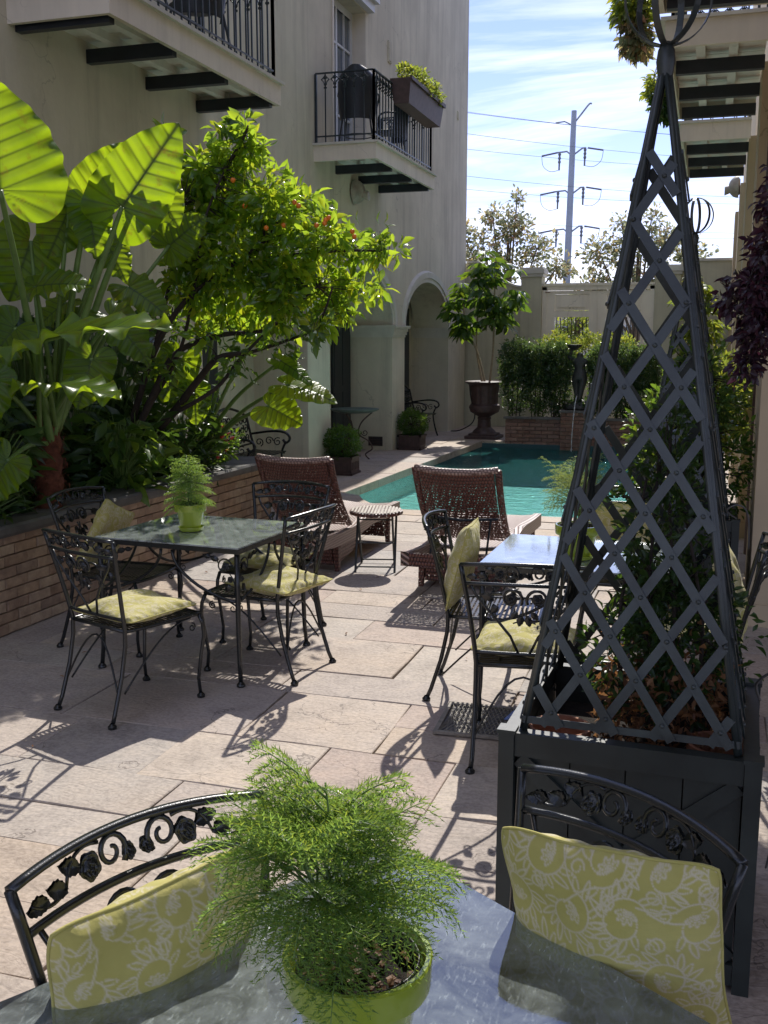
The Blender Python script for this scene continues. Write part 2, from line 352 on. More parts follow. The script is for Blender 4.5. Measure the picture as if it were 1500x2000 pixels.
def water_mat():
    m,nt=newmat('pool_water')
    g=nt.nodes.new('ShaderNodeBsdfGlossy'); g.inputs['Roughness'].default_value=.02
    t=nt.nodes.new('ShaderNodeBsdfTransparent'); t.inputs['Color'].default_value=(.80,.97,.95,1)
    fr=nt.nodes.new('ShaderNodeFresnel'); fr.inputs['IOR'].default_value=1.33
    v=geopos(nt,(1,1.6,1)); n1=noise(nt,5.5,4,.55,v,.6); n2=noise(nt,24,3,.55,v,.3)
    gp=nt.nodes.new('ShaderNodeNewGeometry'); dv=nt.nodes.new('ShaderNodeVectorMath'); dv.operation='DISTANCE'; dv.inputs[1].default_value=(-2.16,17.3,-.1); nt.links.new(gp.outputs['Position'],dv.inputs[0])
    amp=mth('ADD',.35,mth('MULTIPLY',1.6,mth('SUBTRACT',1.0,rmp2(nt,dv.outputs['Value'],.5,4.5),nt=nt),nt=nt),nt=nt)
    nb=bump(nt,mth('MULTIPLY',n1,amp,nt=nt),.7,.11); nb=bump(nt,mth('MULTIPLY',n2,amp,nt=nt),.6,.02,nb)
    nt.links.new(nb,g.inputs['Normal']); nt.links.new(nb,fr.inputs['Normal'])
    df=nt.nodes.new('ShaderNodeBsdfDiffuse'); df.inputs['Color'].default_value=(.10,.55,.50,1); m0=nt.nodes.new('ShaderNodeMixShader'); m0.inputs[0].default_value=.10; nt.links.new(t.outputs[0],m0.inputs[1]); nt.links.new(df.outputs[0],m0.inputs[2])
    mx=nt.nodes.new('ShaderNodeMixShader'); nt.links.new(fr.outputs[0],mx.inputs[0]); nt.links.new(m0.outputs[0],mx.inputs[1]); nt.links.new(g.outputs[0],mx.inputs[2])
    va=nt.nodes.new('ShaderNodeVolumeAbsorption'); va.inputs['Color'].default_value=(.05,.80,.70,1); va.inputs['Density'].default_value=.16
    out(nt,mx.outputs[0],va.outputs[0]); return m
M['water']=water_mat()
def basin_mat():
    m,nt=newmat('pool_plaster'); v=geopos(nt,(1,1.3,.8))
    nc=nt.nodes.new('ShaderNodeTexNoise'); nc.inputs['Scale'].default_value=2.5; nc.inputs['Detail'].default_value=3; nt.links.new(v,nc.inputs['Vector'])
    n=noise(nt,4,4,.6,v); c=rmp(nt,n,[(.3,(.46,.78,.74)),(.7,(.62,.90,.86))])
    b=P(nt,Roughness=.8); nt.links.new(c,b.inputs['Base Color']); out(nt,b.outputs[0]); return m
M['basin']=basin_mat()
def cushion_mat():
    m,nt=newmat('lime_scroll_fabric'); a=nt.nodes.new('ShaderNodeAttribute'); a.attribute_name='print'
    v=objco(nt); n=noise(nt,7,4,.6,v); c0=rmp(nt,n,[(.3,(.45,.405,.115)),(.7,(.53,.48,.16))])
    c=mixc(nt,a.outputs['Fac'],c0,(.62,.56,.38)); 
    b=P(nt,Roughness=.85); b.inputs['Specular IOR Level'].default_value=.25; b.inputs['Sheen Weight'].default_value=.15; nt.links.new(c,b.inputs['Base Color'])
    w=noise(nt,420,2,.5,v); w2=noise(nt,16,3,.5,v,.8)
    nb=bump(nt,w2,.35,.02); nb=bump(nt,w,.3,.001,nb); nt.links.new(nb,b.inputs['Normal'])
    t=nt.nodes.new('ShaderNodeBsdfTranslucent'); nt.links.new(c,t.inputs['Color']); mx=nt.nodes.new('ShaderNodeMixShader'); mx.inputs[0].default_value=.12
    nt.links.new(b.outputs[0],mx.inputs[1]); nt.links.new(t.outputs[0],mx.inputs[2]); out(nt,mx.outputs[0]); return m
M['cushion']=cushion_mat()
M['leaf_citrus']=leafmat('glossy_leaf',[(0,(.035,.10,.014)),(.5,(.06,.16,.02)),(.88,(.12,.22,.025)),(1,(.26,.27,.03))],.55,(.52,.74,.05),.18,spec=.8)
M['leaf_ear']=leafmat('elephant_ear_leaf',[(0,(.035,.10,.015)),(1,(.05,.13,.02))],.55,(.44,.64,.014),.33,vein=True)
M['leaf_dark']=leafmat('dark_leaf',[(0,(.012,.035,.010)),(.6,(.022,.06,.016)),(1,(.04,.09,.02))],.3,(.14,.26,.03),.35)
M['leaf_mid']=leafmat('mid_green_leaf',[(0,(.02,.06,.015)),(.6,(.035,.09,.02)),(1,(.07,.15,.03))],.4,(.25,.42,.04),.35)
M['leaf_hedge']=leafmat('hedge_leaf',[(0,(.022,.055,.026)),(.6,(.035,.08,.035)),(1,(.08,.13,.05))],.35,(.22,.36,.08),.22,spec=.9)
M['leaf_bright']=leafmat('bright_leaf',[(0,(.05,.10,.02)),(.6,(.08,.15,.03)),(1,(.16,.22,.04))],.5,(.46,.56,.08),.4)
M['leaf_purple']=leafmat('purple_leaf',[(0,(.016,.008,.016)),(.6,(.03,.012,.024)),(1,(.06,.02,.035))],.2,(.16,.04,.08),.38)
M['leaf_tree']=leafmat('autumn_tree_leaf',[(0,(.08,.12,.06)),(.55,(.14,.18,.10)),(.75,(.26,.19,.14)),(1,(.40,.18,.15))],.5,(.46,.48,.28),.45)
M['fern']=leafmat('fern_needle',[(0,(.045,.115,.03)),(.6,(.075,.165,.04)),(1,(.15,.23,.06))],.5,(.38,.58,.10),.35)
M['fern_pale']=leafmat('pale_fern_needle',[(0,(.08,.14,.05)),(1,(.15,.22,.09))],.5,(.42,.55,.16),.5)
M['stem']=simple('green_stem',(.12,.20,.05),.45,.2,12,.1,.002)
M['flower']=simple('red_flower',(.50,.04,.03),.5,.3,30,0)
M['fruit']=simple('orange_fruit',(.75,.20,.02),.3,.2,10,0)
M['driedleaf']=leafmat('dry_brown_leaf',[(0,(.12,.05,.025)),(.6,(.22,.11,.05)),(1,(.33,.18,.09))],.35,(.4,.2,.08),.6)
def set_wuv(o,fn):
    me=o.data; at=me.attributes.new('wuv','FLOAT_VECTOR','POINT'); a=[]
    for v in me.vertices: a+=list(fn(v.co))
    at.data.foreach_set('vector',a); return o
# ------------------------------------------------------------ ground, pool
PX0,PX1,PY0,PY1=-4.0,-.72,10.15,17.75
def ring(x0,x1,y0,y1,X0,X1,Y0,Y1,z,mb):
    for a,b,c,d in ((X0,x0,Y0,Y1),(x1,X1,Y0,Y1),(x0,x1,Y0,y0),(x0,x1,y1,Y1)):
        mb.add([(a,c,z),(b,c,z),(b,d,z),(a,d,z)],[(0,1,2,3)])
tag(empty_ground:=(lambda mb:(ring(PX0,PX1,PY0,PY1,-9,6,-4,22,-.018,mb),mb)[1])(MB()).build('ground',M['mortar']),kind='structure')
mb=MB(); ring(-9,6,-4,22,-400,400,-60,900,-.06,mb); tag(mb.build('street_ground',M['asphalt']),kind='structure')
outline=[(-4.0,11.12),(-3.74,10.98),(-3.60,10.70),(-3.44,10.48),(-3.22,10.30),(-3.0,10.19),(-2.77,10.15),(-.76,10.22),(-.84,17.7),(-3.78,17.7)]
mb=MB(); n=len(outline); ws=[(x,y,-1.9 if y>13 else -1.05) for x,y in outline]
vs=[(x,y,-.03) for x,y in outline]+[(x,y,-2.9) for x,y in outline]
mb.add(vs,[(i,n+i,n+(i+1)%n,(i+1)%n) for i in range(n)])
fl=[(-4.1,10.0,-.34),(-.6,10.0,-.34),(-.6,14.7,-.36),(-4.1,14.7,-.36)]
mb.add(fl,[(0,1,2,3)])
tag(mb.build('pool_basin',M['basin']),kind='structure')
mb=MB(); dk=simple('deep_end_painted_shade',(.025,.075,.085),.7,.2,5,.1,.003)  # dark colour stands in for shade, depth and reflections in the far water
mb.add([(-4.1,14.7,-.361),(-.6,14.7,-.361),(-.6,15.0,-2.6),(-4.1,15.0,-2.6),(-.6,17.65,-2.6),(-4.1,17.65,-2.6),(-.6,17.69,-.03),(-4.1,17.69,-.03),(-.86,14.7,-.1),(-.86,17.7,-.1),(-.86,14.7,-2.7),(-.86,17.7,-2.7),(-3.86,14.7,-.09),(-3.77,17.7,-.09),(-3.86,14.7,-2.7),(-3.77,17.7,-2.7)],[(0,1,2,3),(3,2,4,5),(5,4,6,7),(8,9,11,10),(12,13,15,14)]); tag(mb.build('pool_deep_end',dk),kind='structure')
mb=MB(); mb.prism([(x*1.0,y) for x,y in outline],-2.95,-.105); tag(mb.build('pool_water',M['water']),kind='structure')

# paving: one mesh object per flagstone, hung from the courtyard paving
paving=MB().b2((-6.4,.2,-.034),(3.2,.3,-.030)).build('courtyard_paving',M['mortar']); tag(paving,kind='structure')
def stone(x0,x1,y0,y1,name='paving_stone',mat=None,j=.006,par=None,top=0.0,clip=None):
    g=.0025; x0+=g;x1-=g;y0+=g;y1-=g
    rnd=lambda s=j: random.uniform(-s,s)
    P0=[]
    nx=max(1,int((x1-x0)/.28)); ny=max(1,int((y1-y0)/.28))
    for i in range(nx): P0.append((x0+(x1-x0)*i/nx,y0))
    for i in range(ny): P0.append((x1,y0+(y1-y0)*i/ny))
    for i in range(nx): P0.append((x1-(x1-x0)*i/nx,y1))
    for i in range(ny): P0.append((x0,y1-(y1-y0)*i/ny))
    return slab([(a+rnd(),b+rnd()) for a,b in P0],name,mat,par,top)
def slab(P0,name='paving_stone',mat=None,par=None,top=0.0,th=.05):
    cx_=sum(p[0] for p in P0)/len(P0); cy_=sum(p[1] for p in P0)/len(P0); n=len(P0)
    tz=top+random.uniform(-.0035,.0035); tx=random.uniform(-.0022,.0022); ty=random.uniform(-.0022,.0022)
    vs=[]
    for x,y in P0: vs.append((x-cx_,y-cy_,top-th))
    for x,y in P0: vs.append((x-cx_,y-cy_,tz-.004+tx*(x-cx_)+ty*(y-cy_)))
    for x,y in P0:
        dx,dy=x-cx_,y-cy_; l=math.hypot(dx,dy); k=1-.004/l; vs.append((dx*k,dy*k,tz+tx*dx+ty*dy+random.uniform(-.0006,.0006)))
    fs=[tuple(range(2*n,3*n))]+[(i,(i+1)%n,n+(i+1)%n,n+i) for i in range(n)]+[(n+i,n+(i+1)%n,2*n+(i+1)%n,2*n+i) for i in range(n)]
    return MB().add(vs,fs).build(name,mat or M['flag'],par or paving,loc=(cx_,cy_,0))
y=.35; rows=[]
while y<9.84:
    h=random.choice([.34,.42,.5,.56,.62]); 
    if y+h>9.84-.25: h=9.84-y
    rows.append((y,y+h)); y+=h
for (a,b) in rows:
    x=-6.2 if a>9 else -4.6
    x+=random.uniform(-.5,0)
    xe=1.9
    while x<xe:
        w=random.uniform(.5,1.25) if (b-a)>.36 else random.uniform(.6,1.4)
        if random.random()<.16 and (b-a)>.5:
            m_=a+(b-a)*random.uniform(.4,.6); stone(x,x+w,a,m_); stone(x,x+w,m_,b)
        else: stone(x,x+w,a,b)
        x+=w
y=9.84
while y<20.9:
    h=random.choice([.42,.5,.6,.7]); h=min(h,20.92-y)
    xr=-4.32 ; x=-5.75+random.uniform(-.3,0)
    while x<xr-.05:
        w=random.uniform(.5,.95); w=xr-x if xr-(x+w)<.3 else w; stone(x,x+w,y,y+h); x+=w
    y+=h
    if h<.1: break
x=-.42; y=9.84
while y<20.8:
    h=random.uniform(.5,.7); stone(-.42,.6,y,min(y+h,20.9)); y+=h
# pool coping, each stone cut to the pool edge
def off(i,d):
    p=Vector(outline[i]); a=Vector(outline[i-1]); b=Vector(outline[(i+1)%len(outline)])
    t=((b-p).normalized()+(p-a).normalized()).normalized(); nrm=Vector((t.y,-t.x)); return p+nrm*d
def edge_pts(i0,i1): return [outline[i] for i in range(i0,i1)]
cp=[((-4.32,9.84),(-3.7,9.84),(-3.44,10.46),(-3.60,10.68)),((-3.7,9.84),(-3.15,9.84),(-3.0,10.17),(-3.22,10.28),(-3.44,10.46)),((-4.32,9.84),(-3.60,10.68),(-3.74,10.96),(-4.32,10.72)),((-4.32,10.72),(-3.74,10.96),(-4.0,11.10),(-4.32,11.12))]
for q in cp:
    k=Vector((sum(a for a,b in q)/len(q),sum(b for a,b in q)/len(q)))
    slab([tuple(k+(Vector(p)-k)*.985) for p in q],'coping_stone',M['flag'],top=.004,th=.1)
x=-3.15
while x<-.8:
    w=min(random.uniform(.5,.7),-.42-x); slab([(x+.004,9.845),(x+w-.004,9.845),(x+w-.004,10.17+.03*(x+3.1)/2.3),(x+.004,10.145+.03*(x+3.1)/2.3)],'coping_stone',M['flag'],top=.004,th=.1); x+=w
y=11.12
while y<17.6:
    h=min(random.uniform(.5,.7),17.75-y); xe=lambda yy:-4.0+.22*(yy-11.12)/6.6+.015
    slab([(-4.315,y+.004),(xe(y),y+.004),(xe(y+h),y+h-.004),(-4.315,y+h-.004)],'coping_stone',M['flag'],top=.004,th=.1); y+=h
y=10.2
while y<17.6:
    h=min(random.uniform(.5,.7),17.75-y); slab([(-.80,y+.004),(-.425,y+.004),(-.425,y+h-.004),(-.80,y+h-.004)],'coping_stone',M['flag'],top=.004,th=.1); y+=h
slab([(-4.31,17.76),(-3.35,17.76),(-3.35,20.8),(-4.31,20.8)],'paving_stone')
# steel floor grate
g=empty('floor_grate',(-.86,4.46,0.004),R(3),'flat rusty mesh floor grate with a blue paint patch beside the planter box','grate')
mb=MB(); 
for s in (-1,1): mb.box((0,s*.19,.006),(.52,.02,.012)); mb.box((s*.25,0,.006),(.02,.36,.012))
mb.build('frame',simple('grate_frame',(.24,.21,.17),.7,.3,30,.2,.001),g)
mb=MB()
for i in range(-13,14): 
    mb.bar((i*.02-.06,-.18,.006),(i*.02+.06,.18,.006),.003,.004); mb.bar((i*.02+.06,-.18,.008),(i*.02-.06,.18,.008),.003,.004)
v=[];
mb.v=[(max(-.245,min(.245,a)),b,c) for a,b,c in mb.v]
mb.build('mesh_bars',simple('rusty_mesh',(.27,.24,.19),.7,.3,30,.2,.001),g)
mb=MB(); mb.box((0,0,-.003),(.50,.36,.002)); mb.build('sump_plate',simple('sump_mud',(.16,.15,.15),.7,.4,30,.5,.003),g)
mb=MB(); mb.prism([(.03,.02),(.24,.0),(.23,.13),(.06,.15),(.045,.09)],.0125,.0135); mb.build('paint_patch',simple('blue_paint',(.05,.10,.30),.4,.3,25,0),g)

# ------------------------------------------------------------ left building
XW,XB=-4.82,-5.5
lb=empty('stucco_building',(XW,12,0),0,'tall sage stucco building with arcade and two iron balconies left of the pool','building')
lb.location=(0,0,0)
PIERS=[(8.6,9.28),(12.1,12.9),(15.72,16.41),(19.4,20.8)]
ZS,ZT=1.98,3.25; RISE=.79
mb=MB()
mb.b2((-9,-3,0),(XW,9.28,ZT))
for a,b in PIERS[1:]: mb.b2((XB-.1,a,0),(XW,b,ZT))
def arch(mb,y0,y1,xa,xb,z0=ZS,rise=RISE,zt=ZT,n=26):
    c=(y0+y1)/2; h=(y1-y0)/2; pts=[(c-h*math.cos(PI*k/n),z0+rise*math.sin(PI*k/n)) for k in range(n+1)]
    for i in range(n):
        (ya,za),(yb,zb)=pts[i],pts[i+1]
        mb.add([(xa,ya,za),(xa,yb,zb),(xa,yb,zt),(xa,ya,zt)],[(3,2,1,0)])
        mb.add([(xb,ya,za),(xb,yb,zb),(xb,yb,zt),(xb,ya,zt)],[(0,1,2,3)])
        mb.add([(xa,ya,za),(xa,yb,zb),(xb,yb,zb),(xb,ya,za)],[(0,1,2,3)])
ARCH=[(9.28,12.1),(12.9,15.72),(16.41,19.4)]
for a,b in ARCH: arch(mb,a,b,XW,XB)
mb.b2((-9,9.28,0),(XB-.06,20.8,ZT)); 
# upper storeys with a window opening
WY0,WY1,WZ0,WZ1=13.12,14.45,4.2,6.25
mb.b2((-9,-3,ZT),(XW,WY0,8.6)); mb.b2((-9,WY1,ZT),(XW,20.8,8.6)); mb.b2((-9,WY0,ZT),(XW,WY1,WZ0)); mb.b2((-9,WY0,WZ1),(XW,WY1,8.6)); mb.b2((-9,WY0,WZ0),(XW-.28,WY1,WZ1))
mb.build('wall',M['sage'],lb)
for k,(a,b) in enumerate(ARCH):
    # moulded band round the arch
    c=(a+b)/2; h=(b-a)/2; n=30; m2=MB()
    prof=[(0,.0),(0,.018),(.07,.022),(.075,.04),(.17,.045),(.2,.0)]
    for i in range(n):
        for q in range(len(prof)-1):
            vv=[]
            for ii in (i,i+1):
                t=PI*ii/n
                for (d,e) in (prof[q],prof[q+1]): vv.append((XW+e+.001,c-(h+d-.012)*math.cos(t),ZS+(RISE+d-.012)*math.sin(t)))
            m2.add(vv,[(0,1,3,2)])
    m2.build('arch_band',M['trim'],lb,smooth=True,ang=35)
for (a,b) in PIERS[1:]:
    m2=MB()
    for z0,z1,e in ((1.80,1.84,.012),(1.84,1.89,.03),(1.89,1.94,.05),(1.94,1.965,.075),(1.965,1.985,.085)):
        m2.b2((XB-.05,a-e,z0),(XW+e,b+e,z1))
    m2.build('capital',M['trim'],lb)
for (a,b) in ((9.7,11.0),(13.02,13.72),(14.9,15.7),(16.46,17.2),(18.3,19.1)):
    d=MB(); zz_=2.35; d.b2((XB-.055,a,.0),(XB-.015,b,zz_)); dd=d.build('door',M['dark'],lb)
    d=MB(); 
    for q in (a+.05,(a+b)/2+.02): 
        for z0,z1 in ((.15,.95),(1.05,2.2)): d.b2((XB-.02,q,z0),(XB-.008,q+(b-a)/2-.08,z1))
    d.build('door_panel',M['dark'],dd)
for y0 in (15.725,12.105):
    d=MB(); d.b2((-5.22,y0-.012,.07),(-4.98,y0-.002,.22)); v_=d.build('floor_vent',M['dark'],lb)
    d=MB()
    for k in range(5): d.b2((-5.21,y0-.020,.085+k*.027),(-4.99,y0-.013,.096+k*.027))
    d.build('louvre',M['castiron'],v_)
# french window on to the far balcony
w=MB(); 
xf=XW-.2
w.b2((xf-.05,WY0,WZ0),(xf,WY0+.10,WZ1)); w.b2((xf-.05,WY1-.10,WZ0),(xf,WY1,WZ1)); w.b2((xf-.05,WY0+.1,WZ1-.1),(xf,WY1-.1,WZ1)); w.b2((xf-.05,WY0+.1,WZ0),(xf,WY1-.1,WZ0+.12)); w.b2((xf-.05,13.76,WZ0+.12),(xf,13.82,WZ1-.1))
win=w.build('window',M['white'],lb)
for (ya,yb) in ((WY0+.1,13.76),(13.82,WY1-.1)):
    for k in range(4):
        z0=WZ0+.14+k*.46; w=MB(); w.b2((xf-.03,ya+.01,z0),(xf-.02,yb-.01,z0+.43)); w.build('pane',M['pane'],win)
        w=MB(); w.b2((xf-.04,ya,z0+.43),(xf+.004,yb,z0+.46)); w.build('glazing_bar',M['white'],win)
    w=MB(); w.b2((xf-.04,(ya+yb)/2-.011,WZ0+.12),(xf+.005,(ya+yb)/2+.011,WZ1-.1)); w.build('glazing_bar',M['white'],win)
w=MB(); w.b2((XW-.02,WY0-.05,WZ0),(XW+.015,WY0-.001,WZ1+.02)); w.build('window_casing',M['cream'],lb); w=MB(); w.b2((XW-.28+.001,WY1-.012,WZ0),(XW-.001,WY1+.001,WZ1)); w.build('window_reveal',M['cream'],lb)
w=MB(); w.b2((XW,WY0-.15,WZ1+.02),(XW+.1,WY1+.1,WZ1+.14)); w.b2((XW,WY0-.2,WZ1+.14),(XW+.16,WY1+.15,WZ1+.20)); w.build('window_hood',M['white'],lb)
for (yy,z0,hh,ww) in ((15.54,5.86,.30,.16),(19.95,5.9,.15,.10)):
    w=MB(); w.b2((XW,yy-ww/2,z0),(XW+.02,yy+ww/2,z0+hh)); w.b2((XW+.02,yy-ww/2+.02,z0+.02),(XW+.028,yy+ww/2-.02,z0+hh-.02)); w.build('wall_plate',M['sage'],lb)

def balcony(par,y0,y1,xin,xout,ztop,beams,front_rail=True,far_rail=True,name='balcony'):
    sgn=1 if xout>xin else -1
    m=MB(); zb=ztop-.20
    lo=(min(xin,xout),max(xin,xout))
    xo=xout
    # floor slab & fascia
    m.b2((xin,y0+.04,ztop-.05),(xo-sgn*.04,y1-.04,ztop))
    fa=m.build(name,M['under'],par)
    m=MB(); m.b2((xo-sgn*.04,y0,zb),(xo,y1,ztop-.012)); m.b2((xin,y0,zb),(xo-sgn*.04,y0+.04,ztop-.012)); m.b2((xin,y1-.04,zb),(xo-sgn*.04,y1,ztop-.012)); m.build('fascia',M['cream'],fa)
    m=MB(); m.b2((xin,y0-.03,ztop-.012),(xo+sgn*.035,y1+.03,ztop+.015)); m.build('deck_edge',M['trim'],fa)
    # boards under the deck
    yy=y0+.05; k=0
    while yy<y1-.1:
        w_=.16; m=MB(); m.b2((xin,yy,ztop-.066),(xo-sgn*.045,min(yy+w_-.012,y1-.045),ztop-.052)); m.build('board',M['under'],fa); yy+=w_
    for f_ in (.33,.66):
        m=MB(); xx=xin+(xo-xin)*f_; m.b2((xx-.035,y0+.045,ztop-.125),(xx+.035,y1-.045,ztop-.066)); m.build('joist',M['under'],fa)
    for yb in beams:
        m=MB(); m.b2((xin,yb-.035,zb-.03),(xo-sgn*.06,yb+.035,ztop-.126)); m.build('beam',M['dark_beam'],fa)
    # railing
    zr=ztop+.84
    runs=[((xin+sgn*.02,y0+.05),(xo-sgn*.05,y0+.05)),((xo-sgn*.05,y0+.05),(xo-sgn*.05,y1-.05)),((xo-sgn*.05,y1-.05),(xin+sgn*.02,y1-.05))]
    if not front_rail: runs=runs[1:]
    for (a,b) in runs:
        a=Vector((*a,0)); b=Vector((*b,0)); L=(b-a).length; t=(b-a)/L
        m=MB(); m.bar(a+Vector((0,0,zr)),b+Vector((0,0,zr)),.035,.014); m.build('top_rail',M['rail'],fa)
        m=MB(); m.bar(a+Vector((0,0,ztop+.10)),b+Vector((0,0,ztop+.10)),.022,.016); m.build('bottom_rail',M['rail'],fa)
        nb=max(3,int(L/.118)); 
        for i in range(nb+1):
            p=a+t*(L*i/nb); endp=i in (0,nb)
            m=MB(); m.box((p.x,p.y,(ztop+.02+zr)/2),(.026 if endp else .013,.026 if endp else .013,zr-ztop-.03)); 
            if not endp:
                # cast quatrefoil under the top rail
                for (dz,r_) in ((-.06,.010),(-.13,.010),(-.17,.013)): m.box((p.x,p.y,zr+dz),(.03,.03,.018),rz=.78)
                for s in (-1,1):
                    q=[p+t*(s*d)+Vector((0,0,zr+z_)) for d,z_ in ((0,-.02),(.022,-.05),(.05,-.075),(.022,-.10),(.012,-.13),(0,-.16))]
                    m.tube(q,[.006,.007,.010,.007,.006,.005],4)
            m.build('baluster',M['rail'],fa)
    return fa
balcony(lb,12.38,15.16,XW,-4.0,4.14,(13.2,14.12,15.04))
balcony(lb,6.5,9.44,XW,-4.0,4.14,(6.62,7.5,8.4,9.33))

# ------------------------------------------------------------ right building
rb=empty('gallery_building',(0,0,0),0,'tan stucco building with pilasters and overhead galleries along the right side','building')
m=MB(); m.b2((.42,6.7,0),(7,20.9,9.2)); m.b2((.42,-3,ZT+.8),(7,6.7,9.2)); m.build('wall',M['tan'],rb)
for (a,b) in ((6.56,7.3),(9.6,10.2),(12.9,13.5),(16.6,17.2),(20.2,20.8)):
    m=MB(); m.b2((.30,a,0),(.42 if a>7 else 1.6,b,4.05)); m.b2((.285,a-.015,0),(.42 if a>7 else 1.6,b+.015,.14)); m.build('pilaster',M['tan'],rb)
m=MB()
for k,z in enumerate((0,2.3)): pass
m.tube([(.36,8.35,0.1),(.36,8.35,5.8)],.04,8); m.build('downpipe',M['castiron'],rb)
balcony(rb,12.4,15.1,.30,-.45,4.14,(13.1,14.0,14.93))
balcony(rb,8.5,11.2,.30,-.45,4.14,(9.25,10.2,11.03))
balcony(rb,4.7,7.65,.30,-.45,4.14,(5.6,6.55,7.48))

# ------------------------------------------------------------ far garden wall and gate
gw=empty('garden_wall',(0,20.9,0),0,'sage stucco garden wall with scrolled shoulder behind the pool','wall')
m=MB(); zA,zB=3.3,2.86
def scroll(x): # top of wall between corner and gate pier
    t=(x+4.6)/(.92); return 3.30 if t<0 else 3.30-.5*(math.sin(min(1,max(0,t))*PI/2))**1.3+.0
pts=[]; 
for i in range(29): x=-4.82+1.14*i/28; pts.append((x,scroll(x)))
for i in range(28):
    (xa,za),(xb,zb)=pts[i],pts[i+1]
    m.add([(xa,0,0),(xb,0,0),(xb,0,zb),(xa,0,za),(xa,.25,0),(xb,.25,0),(xb,.25,zb),(xa,.25,za)],[(0,1,2,3),(7,6,5,4),(3,2,6,7)])
m.b2((-.63,0,0),(6.5,.25,3.24)); m.b2((-9.5,.0,0),(-4.82,.25,3.3)); m.build('wall_face',M['garden_wall'],gw)
m=MB(); 
for i in range(28):
    (xa,za),(xb,zb)=pts[i],pts[i+1]
    m.add([(xa,-.03,za),(xb,-.03,zb),(xb,-.03,zb+.04),(xa,-.03,za+.04),(xa,.28,za),(xb,.28,zb),(xb,.28,zb+.04),(xa,.28,za+.04)],[(0,1,2,3),(7,6,5,4),(3,2,6,7),(4,5,1,0)])
m.b2((-.60,-.03,3.24),(6.5,.28,3.29)); m.build('wall_cap',M['trim'],gw)
for x0,x1 in ((-3.68,-3.27),(-1.09,-.62)):
    m=MB(); m.b2((x0,-.12,0),(x1,.32,3.0)); p_=m.build('pier',M['garden_wall'],gw)
    m=MB(); m.b2((x0-.03,-.15,3.0),(x1+.03,.35,3.06)); m.b2((x0-.055,-.175,3.06),(x1+.055,.375,3.14)); m.b2((x0-.03,-.15,3.14),(x1+.03,.35,3.18)); m.build('pier_cap',M['trim'],p_)
gt=empty('gate',(-2.18,20.93,0),0,'cream double gate with upper panels and barred openings','gate')
gc=simple('gate_cream_paint',(.86,.80,.63),.6,.05,3,.1,.002,streak=.3)
for s in (-1,1):
    m=MB(); x0,x1=(0.0,1.0) if s>0 else (-1.0,0.0)
    x0+=.004*s if s>0 else 0
    st=.16
    m.b2((x0,0,.05),(x0+st,.06,2.72)); m.b2((x1-st,0,.05),(x1,.06,2.72)); m.b2((x0+st,0,2.66),(x1-st,.06,2.72)); m.b2((x0+st,0,2.21),(x1-st,.06,2.33)); m.b2((x0+st,0,.05),(x1-st,.06,.35)); m.b2((x0+st,0,1.0),(x1-st,.06,1.25))
    lf=m.build('gate_leaf',gc,gt)
    for za,zb in ((2.34,2.65),(.36,.99)):
        m=MB(); m.b2((x0+st+.004,.02,za),(x1-st-.004,.05,zb)); m.box(((x0+x1)/2,.012,(za+zb)/2),(x1-x0-2*st-.14,.02,zb-za-.12)); m.build('panel',gc,lf)
    for i in range(9):
        xx=x0+st+.045+i*(x1-x0-2*st-.09)/8; m=MB(); m.tube([(xx,.03,1.26),(xx,.03,2.20)],.009,6); m.build('gate_bar',M['iron'],lf)
m=MB(); m.b2((-1.09,-.03,.0),(-1.0,.09,2.80)); m.b2((1.0,-.03,0),(1.09,.09,2.80)); m.b2((-1.09,-.03,2.74),(1.09,.09,2.82)); m.b2((-1.12,-.05,2.82),(1.12,.11,2.87)); m.build('gate_frame',gc,gt)
m=MB(); m.bar((-1.03,-.04,2.70),(-.93,-.04,2.70),.02,.01); m.build('hinge',M['rust'],gt)

# ------------------------------------------------------------ left raised planter, brick by brick
rp=empty('raised_planter',(0,0,0),0,'long raised brick planter with dark stone coping along the left wall','planter')
A=Vector((-4.02,3.2,0)); B=Vector((-3.86,8.75,0)); L=(B-A).length; t=(B-A)/L; nrm=Vector((t.y,-t.x,0))
m=MB(); m.add([A-nrm*.012+Vector((0,0,z)) for z in (0,.64)]+[B-nrm*.012+Vector((0,0,z)) for z in (0,.64)],[(0,2,3,1)])
m.b2((-4.82,8.62,0),(-3.9,8.66,.64)); m.build('mortar_core',M['mortar'],rp)
m=MB(); m.add([(A.x-.1,A.y,.60),(B.x-.1,B.y,.60),(-4.82,B.y,.60),(-4.82,A.y,.60)],[(0,1,2,3)]); so=m.build('soil',M['soil'],rp)
bl,bh=.205,.0655; row=0; z=.004; proto={}
def brick_mesh(l,h,d=.016):
    key=round(l,2)
    if key in proto: return proto[key]
    b=MB(); x,zv=l/2-.0035,h/2-.002; c=.004
    f=[(-x+c,-d,-zv+c),(x-c,-d,-zv+c),(x-c,-d,zv-c),(-x+c,-d,zv-c)]; e=[(-x,-d+c,-zv),(x,-d+c,-zv),(x,-d+c,zv),(-x,-d+c,zv)]; g=[(-x,.02,-zv),(x,.02,-zv),(x,.02,zv),(-x,.02,zv)]
    f=[(a+random.uniform(-.003,.003),bq+random.uniform(-.002,.002),cq+random.uniform(-.003,.003)) for a,bq,cq in f]
    b.add(f+e+g,[(0,1,2,3)]+[(4+i,4+(i+1)%4,(i+1)%4,i) for i in range(4)]+[(8+i,8+(i+1)%4,4+(i+1)%4,4+i) for i in range(4)])
    proto[key]=b.mesh('brick',M['brick']); return proto[key]
ang=math.atan2(t.y,t.x)+PI
nb=0
